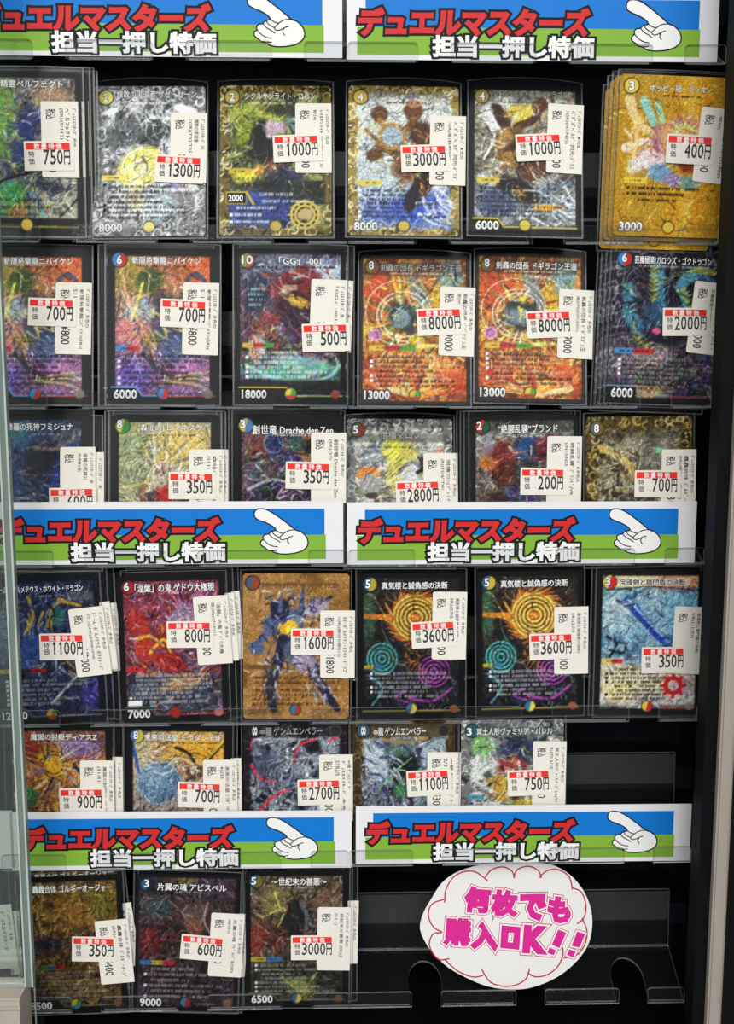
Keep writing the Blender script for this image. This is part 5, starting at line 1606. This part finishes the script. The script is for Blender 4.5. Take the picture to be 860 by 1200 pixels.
card('r3c5', 'grey card with blue-headed brown figure and a 200 yen sticker', (614.5, 485), (614.5, 661), 124, YC + 1,
     ('“絶闘乱襲”ブランド', 16, 51, 5.6, 10.4), ('2', 4.9, 6.0), None, (641, 511, 1), (609.5, 548, 1), '200', (DM + '★多色(A', '絶闘乱襲ﾞﾌﾞﾗﾝﾄﾞ(VR', ')(N13/N25'), '¥00')
card('r3c6', 'black and gold filigree card with a 700 yen sticker', (748.5, 487), (748.5, 662), 124.6, YC + 1,
     None, ('8', 6.4, 6.6), None, (775, 526.5, 1), (743, 551, 1), '700', (DM + '多色(G', '轟轟合体 ｺﾞﾙｷﾞｰｵｰｼﾞ', '(SR)(超IVXL/超IV(1)'), '¥300')

card('r4c1', 'navy card with power 12000 and 1100 yen sticker behind the glass edge', (51, 679), (61.5, 847), 126, YC - 2,
     ('ドーム・ボルメテウス・ホワイト・ドラゴン', 3, 54, 5.2, 9.0), None, '12000', (80, 714, -4.5), (46.5, 742, 1.5), '1100', (DM + '多色(E', 'ﾄﾞｰﾑ･ﾎﾞﾙﾒﾃｳｽ･ﾎﾜｲﾄ･ﾄﾞ', 'ﾗｺﾞﾝ(DMR)(DM4/DM4)'), '¥2000', 1, ppos=(2.6, 80.6, 17, 85.2))
card('r4c2', 'red and black 800 yen card with power 7000, frontmost of its stack', (199.5, 678), (206, 845), 126, YC - 2,
     ('「涅槃」の鬼 ゲドウ大権現', 10.5, 57, 4.8, 9.8), ('6', 5.6, 6.2), '7000', (226, 699.5, -2.5), (195.5, 727.5, 1), '800', (DM + '多色(E', '「涅槃」の鬼 ｹﾞﾄﾞｳ大権', '現(SR)(CD-P111'), '¥900')
card('r4c3', 'brown kraft-coloured card with blue armour and a 1600 yen sticker', (347, 675), (347, 842), 121, YC,
     ('ネオ・ボルメテウス・ホワイト・ドラゴン', 11, 57, 5.0, 8.6), None, None, (375.5, 715, 0), (341, 736, 0), '1600', (DM + '多色/L', 'ﾈｵ･ﾎﾞﾙﾒﾃｳｽ･ﾎﾜｲﾄ･ﾄﾞﾗｺﾞ', 'ﾝ(SR)(超G10/超G11)'), '¥1800', 1, tstyle=BR_T)
card('r4c4', 'gold ringed card with a 3600 yen sticker, left one of two twins', (482, 671), (482, 840.5), 122, YC,
     ('真気楼と誠偽感の決断', 14, 53, 5.6, 9.8), ('5', 5.8, 6.6), None, (507, 693, 1), (481, 729, -3), '3600', (DM + '多色(D', '真気楼と誠偽感の決断(', 'SR)(S7/S'), '¥4000', 1)
card('r4c5', 'gold ringed card with a 3600 yen sticker, right one of two twins', (621, 670), (621, 837.5), 121, YC,
     ('真気楼と誠偽感の決断', 14, 54, 5.6, 9.8), ('5', 5.8, 6.6), None, (649, 711, 0), (619.5, 742.5, -1), '3600', (DM + '多色(D', '真気楼と誠偽感の決断(', 'SR)(S7/S11)'), '¥4000', 1)
card('r4c6', 'sky blue card with slanting blade and red cog, 350 yen sticker', (763, 671), (757.5, 837.5), 122, YC - 1,
     ('宝魂剣と獄門盾の決断', 13, 52, 4.9, 8.8), ('3', 5.6, 6.4), None, (790.5, 710, 2), (751, 758, -1), '350', (DM + '多色(A', '宝魂剣と獄門盾の決断(', 'VR)(11/77)'), '', 0, tstyle=DARK_T)

card('r5c1', 'orange and brown 900 yen card beside the sliding glass edge', (69, 851.4), (72, 1015), 124, YC + 1,
     ('魔誕の封殺ディアスZ', 14.5, 54, 5.0, 9.0), None, None, (94, 890.5, 0), (70, 923, -1), '900', (DM + '多色(E', '魔誕の封殺ﾃﾞｨｱｽ Z(', '(S1/S1'), '¥1000')
card('r5c2', 'amber card with large blue orb and a 700 yen sticker', (209, 850.4), (209, 1014), 120, YC + 1,
     ('未来の法皇 ミラダンテSF', 11, 57, 5.4, 9.8), ('8', 6.0, 6.4), None, (238, 890, -1), (209, 915, 1), '700', (DM + '多色(E', '未来の法皇 ﾐﾗﾀﾞﾝﾃSF', '4)(S1'), '¥200')
card('r5c3', 'dark steel card with red streaks and a 2700 yen sticker', (346, 843), (347, 1010), 121, YC + 1,
     ('∞龍 ゲンムエンペラー', 10, 48, 4.6, 9.6), ('∞', 6.8, 7.0), None, (374, 884, 0), (348.5, 913, -1), '2700', ('∞龍 ｹﾞﾝﾑｴﾝﾍﾟﾗｰ', DM + '多色(E', 'STR2/5'), '¥100', tstyle=DIM_T)
card('r5c4', 'dark steel card in ornate bronze rim with an 1100 yen sticker', (473, 842.5), (474, 1009), 122, YC + 1,
     ('∞龍 ゲンムエンペラー', 13, 45, 5.0, 10.2), ('∞', 6.8, 7.0), None, (501, 881, 1), (475.7, 903, -2.5), '1100', (DM + '多色(E', '∞龍 ｹﾞﾝﾑｴﾝﾍﾟﾗｰ(ｻﾝ', '2/1'), '¥300')
card('r5c5', 'silver-rimmed 750 yen card of a doll, last before the empty place', (600.5, 843), (600, 1008), 121.5, YC + 1,
     ('冥土人形ヴァミリア・バレル', 9.5, 56, 5.2, 9.6), ('3', 5.0, 7.2), None, (624.5, 868, 1), (594, 902.5, -1.5), '750', (DM + '多色(D', '冥土人形ｳﾞｧﾐﾘｱ･ﾊﾞﾚﾙ(ｳｲ', 'R)(TD3/TD6)'), '¥000')

card('r6c1', 'golden brown 350 yen card at the glass edge, frontmost of its stack', (81, 1037), (90, 1186), 117, YC - 2,
     ('轟轟合体 ゴルギーオージャー', 9, 57, 5.6, 10.4), None, '8500', (111, 1079, -3), (85, 1096, 3.5), '350', (DM + '多色(D', '轟轟合体 ｺﾞﾙｷﾞｰｵｰｼﾞ', '(SR)('), '¥400')
card('r6c2', 'dim purple-black 600 yen card with power 9000, bottom row', (220, 1026), (217, 1184), 117, YC - 1,
     ('片翼の魂 アビスベル', 13, 55, 5.8, 10.4), ('3', 6.4, 6.2), '9000', (248, 1068.5, 2), (213.5, 1093, 4), '600', (DM + '多色(E', '片翼の魂 ｱﾋﾞｽﾍﾞﾙ(SR)', '09/O1)'), '¥00', 1)
card('r6c3', 'dusky card with power 6500 and 3000 yen sticker beside the empty tray', (347.5, 1027), (347.5, 1179), 116, YC - 1,
     ('～世紀末の善悪～', 16, 50, 4.6, 9.4), ('5', 5.2, 6.4), '6500', (372.5, 1062, 1), (341, 1095, 0), '3000', (DM + '多色(D', '世紀末の善悪 (SR)(S', '/S11)'), '¥00')

NOLAB = ('price_tag', 'sale_sticker')
NOST = ('sale_sticker',)
behind('r1c1', [(3.2, .6, 1.9, 0), (5.0, 1.4, 3.8, 0), (6.4, 0, 5.7, 0)], 'sleeved card mostly hidden behind the dark rainbow 750 yen card', 'cards stacked behind the rainbow foil card', NOST)
behind('r1c6', [(-2.4, -.4, 1.9, -.2), (-4.2, -2.2, 3.8, -.4), (-5.8, -6.5, 5.7, -.6)], 'sleeved card mostly hidden behind the gold 400 yen card', 'cards stacked behind the gold card', NOLAB)
behind('r2c2', [(-4.2, -.4, 1.9, 0)], '', None, NOLAB, ['sleeved card mostly hidden behind the second orange and violet 700 yen card'])
behind('r2c3', [(3.6, 0, 1.9, 0)], '', None, NOST, ['sleeved card mostly hidden behind the crimson 500 yen card'])
behind('r2c6', [(-2.2, -.3, 1.9, 0), (-4.4, -1.5, 3.8, 0), (-6.2, -4.5, 5.7, 0)], 'sleeved card mostly hidden behind the blue serpent 2000 yen card', 'cards stacked behind the serpent card', NOLAB)
behind('r3c1', [(4.6, -3, 1.9, 0)], '', None, NOST, ['sleeved card mostly hidden behind the dark blue 600 yen card'])
behind('r3c2', [(2.2, 0, 1.9, 0), (-3.2, 0, 3.8, 0)], 'sleeved card mostly hidden behind the green and yellow 350 yen card', 'cards stacked behind the silver bust card', NOST)
behind('r3c3', [(-2.2, 1.0, 1.9, 0)], '', None, NOLAB, ['sleeved card mostly hidden behind the dark grey 350 yen card with blue orbs'])
behind('r3c5', [(-2.6, .4, 1.9, 0), (-4.6, 0, 3.8, 0), (-6.4, .4, 5.7, 0)], 'sleeved card mostly hidden behind the grey 200 yen card', 'cards stacked behind the grey 200 yen card', NOLAB)
behind('r4c1', [(3.6, 2.2, 1.9, 0), (7.2, 1.0, 3.8, 0)], 'sleeved card mostly hidden behind the navy 1100 yen card', 'cards stacked behind the navy card', NOST)
behind('r4c2', [(3.6, 1.0, 1.9, 0), (6.6, 1.6, 3.8, 0)], 'sleeved card mostly hidden behind the red and black 800 yen card', 'cards stacked behind the red and black card', NOST)
behind('r4c6', [(-2.2, .6, 1.9, 0), (1.6, .4, 3.8, 0)], 'sleeved card mostly hidden behind the sky blue 350 yen card', 'cards stacked behind the sky blue card', NOLAB)
behind('r5c1', [(4.8, 1.6, 1.9, 0)], '', None, NOST, ['sleeved card mostly hidden behind the orange and brown 900 yen card'])
behind('r5c2', [(2.4, 0.4, 1.9, 0)], '', None, NOST, ['sleeved card mostly hidden behind the amber 700 yen card'])
behind('r6c1', [(5.0, 7.5, 2.4, -3)], '', None, NOST, ['dim card rising behind the golden brown 350 yen card'])
behind('r6c2', [(2.2, -.6, 1.9, 0)], '', None, NOST, ['sleeved card mostly hidden behind the dim purple-black 600 yen card'])
behind('r6c3', [(1.5, 3.2, 1.9, 0), (4.8, 2.4, 3.8, 0)], 'sleeved card mostly hidden behind the dusky 3000 yen card', 'cards stacked behind the dusky card', NOST)

# cards of the next compartment, seen through the sliding glass
card('side_a', 'plain dark card with a white tag seen through the sliding glass, lower left', (-54, 1032), (-46, 1180), 117, YC - 2,
     None, None, None, (-26, 1062, -4), None, '', (DM + '多色', DM, ''), '¥300', artkey='plain_back')
behind('side_a', [(3.2, -4, 1.9, 2), (5.4, -9, 3.8, 3)], 'dark card with a white tag in the pile behind the sliding glass, lower left', 'cards behind the sliding glass', ())

# ------------------------------------------------------------------ oval sign
def sign():
    L = math.radians(9)
    pb = at(590, 1158, LIPY + 6)
    M = Matrix.Translation(Vector(pb * .001)) @ Matrix.Rotation(-L, 4, 'X')
    R3 = np.array(M.to_3x3()); n = R3 @ np.array([0, -1, 0])

    def loc(p):
        d = ray(480 + p[0] / 3.739, 1000 + p[1] / 3.739)
        q = R3.T @ (EYE + d * (((pb - EYE) @ n) / (d @ n)) - pb)
        return (q[0], q[2])
    r = bpy.data.objects.new('oval_sign', None)
    r.empty_display_size = .01
    COL.objects.link(r)
    r.matrix_world = M
    tag(r, 'oval white paper sign with pink lettering and scalloped cloud outline', 'sign')
    out = [(45, 330), (60, 260), (100, 190), (140, 130), (200, 85), (280, 57), (370, 43), (480, 38), (580, 42), (640, 56), (700, 92), (745, 140), (775, 190), (795, 250), (799, 320),
           (785, 390), (750, 450), (690, 510), (620, 555), (540, 585), (480, 595), (400, 593), (320, 575), (240, 540), (170, 500), (115, 450), (75, 400)]
    poly = smooth([loc(p) for p in out], 3, True)[::1]
    A = sum(poly[k][0] * poly[(k + 1) % len(poly)][1] - poly[(k + 1) % len(poly)][0] * poly[k][1] for k in range(len(poly)))
    if A < 0:
        poly = poly[::-1]
    b = MB(); b.prism(poly, *flat(-.3, 0))
    sh = b.build('sign_sheet', M_SIGNP, r)
    arcs = [[(153, 215), (158, 160), (190, 105), (240, 79), (290, 82), (343, 121)], [(330, 105), (360, 70), (410, 59), (448, 78), (458, 108)], [(455, 106), (472, 70), (520, 56), (562, 74), (577, 108)],
            [(567, 106), (600, 76), (650, 71), (698, 102), (712, 158)], [(710, 150), (752, 170), (772, 230), (762, 282), (733, 308)], [(755, 284), (776, 340), (766, 400), (730, 445), (673, 458)],
            [(655, 385), (672, 430), (652, 490), (604, 530), (552, 540), (520, 525)], [(525, 503), (508, 550), (460, 577), (400, 580), (350, 560), (315, 507)], [(322, 533), (280, 541), (220, 520), (180, 490), (152, 462)],
            [(175, 460), (130, 465), (97, 430), (86, 390), (104, 352), (140, 347)], [(143, 345), (102, 320), (82, 270), (97, 222), (150, 201)]]
    b = MB()
    for a_ in arcs:
        q = smooth([loc(p) for p in a_], 6)
        Lf, Rt = ribbon(q, .85)
        for k in range(len(q) - 1):
            b.add([(Rt[k][0], -.33, Rt[k][1]), (Rt[k + 1][0], -.33, Rt[k + 1][1]), (Lf[k + 1][0], -.33, Lf[k + 1][1]), (Lf[k][0], -.33, Lf[k][1])], [(0, 1, 2, 3)])
    b.build('scalloped_outline', M_ROSE, sh)
    b = MB()

    def word(s, c0, hw, hh, ang, fat, sh_=0.0):
        c = loc(c0); e = loc((c0[0] + hw, c0[1])); t = loc((c0[0], c0[1] - hh))
        w, h = e[0] - c[0], t[1] - c[1]
        for f_, y_, mi in ((fat + .075, -.36, 1), (fat + .05, -.39, 2), (fat, -.42, 0)):
            put(b, s, c[0] - w, c[1] - h, c[0] + w, c[1] + h, y_, mi, f_, rot=math.radians(-ang), shear=sh_)
    for s, p in (('何', (297, 203)), ('枚', (415, 217)), ('で', (538, 233)), ('も', (655, 247))):
        word(s, p, 50 if s != 'も' else 44, 50, 5, .075)
    for s, p, hw, hh in (('購', (210, 343), 52, 54), ('入', (330, 362), 50, 50), ('K', (545, 377), 38, 50)):
        word(s, p, hw, hh, 5, .062 if s == '購' else .085)

    def grow(pts, g):
        P = np.array(pts, float); n = len(P); out = []
        for k in range(n):
            e0 = P[k] - P[k - 1]; e1 = P[(k + 1) % n] - P[k]
            n0 = np.array([e0[1], -e0[0]]) / np.hypot(*e0); n1 = np.array([e1[1], -e1[0]]) / np.hypot(*e1)
            out.append(tuple(P[k] + (n0 + n1) / (1 + n0 @ n1) * g))
        return out

    def plate(outer, hole=None):
        for g, y_, mi in ((9, -.36, 1), (6.5, -.39, 2), (0, -.42, 0)):
            o = [loc(p) for p in grow(outer, g)]
            if hole is None:
                b.add([(x, y_, z) for x, z in o], [tuple(range(len(o)))[::-1]], mi)
            else:
                h = [loc(p) for p in grow(hole, -g * .8)]
                n = len(o)
                b.add([(x, y_, z) for x, z in o + h], [(k, n + k, n + (k + 1) % n, (k + 1) % n) for k in range(n)], mi)
    # outlines run clockwise in the photograph (y down)
    plate([(402, 314), (486, 322), (480, 422), (396, 414)], [(434, 346), (456, 348), (451, 390), (429, 388)])
    plate([(650, 333), (686, 347), (655, 414), (622, 400)]); plate([(612, 410), (641, 424), (631, 446), (602, 434)])
    plate([(733, 341), (769, 352), (744, 412), (708, 405)]); plate([(699, 419), (727, 430), (716, 455), (687, 444)])
    b.build('sign_lettering', [M_PINK, M_ROSE, M_WHITE], sh)


sign()

# ------------------------------------------------------------------ sliding glass at the left
xa = at(19, 700, 573)[0]
xb = at(37, 1100, 589)[0]
zr = at(20, 1163, 566)[2]
d = bpy.data.objects.new('door_1', None)
COL.objects.link(d)
d['kind'] = 'structure'
d['label'] = 'sliding glass door panes of the case'
m = MB(); m.box(xa - 420, xa - 4.4, 571.5, 575.5, zr, 1720); m.build('pane', M_GLASS, d)
m = MB(); m.box(xa - 4.4, xa, 571, 576, zr, 1720, 0); m.box(xa - .9, xa + .1, 570.6, 571, zr, 1720, 1); m.box(xa - 4.8, xa - 3.9, 570.6, 571, zr, 1720, 1)
m.build('pane_edge', [M_GEDGE, M_GLINE], d)
m = MB(); m.box(xb - 420, xb - 1.6, 587, 591, zr - 6, 1720); m.build('pane', M_GLASS, d)
m = MB(); m.box(xb - 1.6, xb, 586.6, 591.4, zr - 6, 1720, 0); m.box(xb - .6, xb + .1, 586.2, 586.6, zr - 6, 1720, 1)
m.build('pane_edge', [M_GEDGE, M_GLINE], d)
m = MB(); m.box(xa - 420, xa - 5.0, 562, 582, zr - 40, zr - 1, 0); m.box(xa - 420, xa - 5.0, 560.5, 562, zr - 5, zr - 2.2, 0); m.box(xa - 420, xa - 5.0, 560.5, 562, zr - 40, zr - 8, 0)
m.build('bottom_rail', M_RAIL, d)
m = MB(); m.box(xb - 1.0, xb + 3.4, 580, 594, zr - 40, zr + 14, 0); m.box(xb + 2.8, xb + 3.6, 579.5, 580, zr - 40, zr + 14, 1)
m.build('edge_guard', [M_ACR, M_ACRE], d)
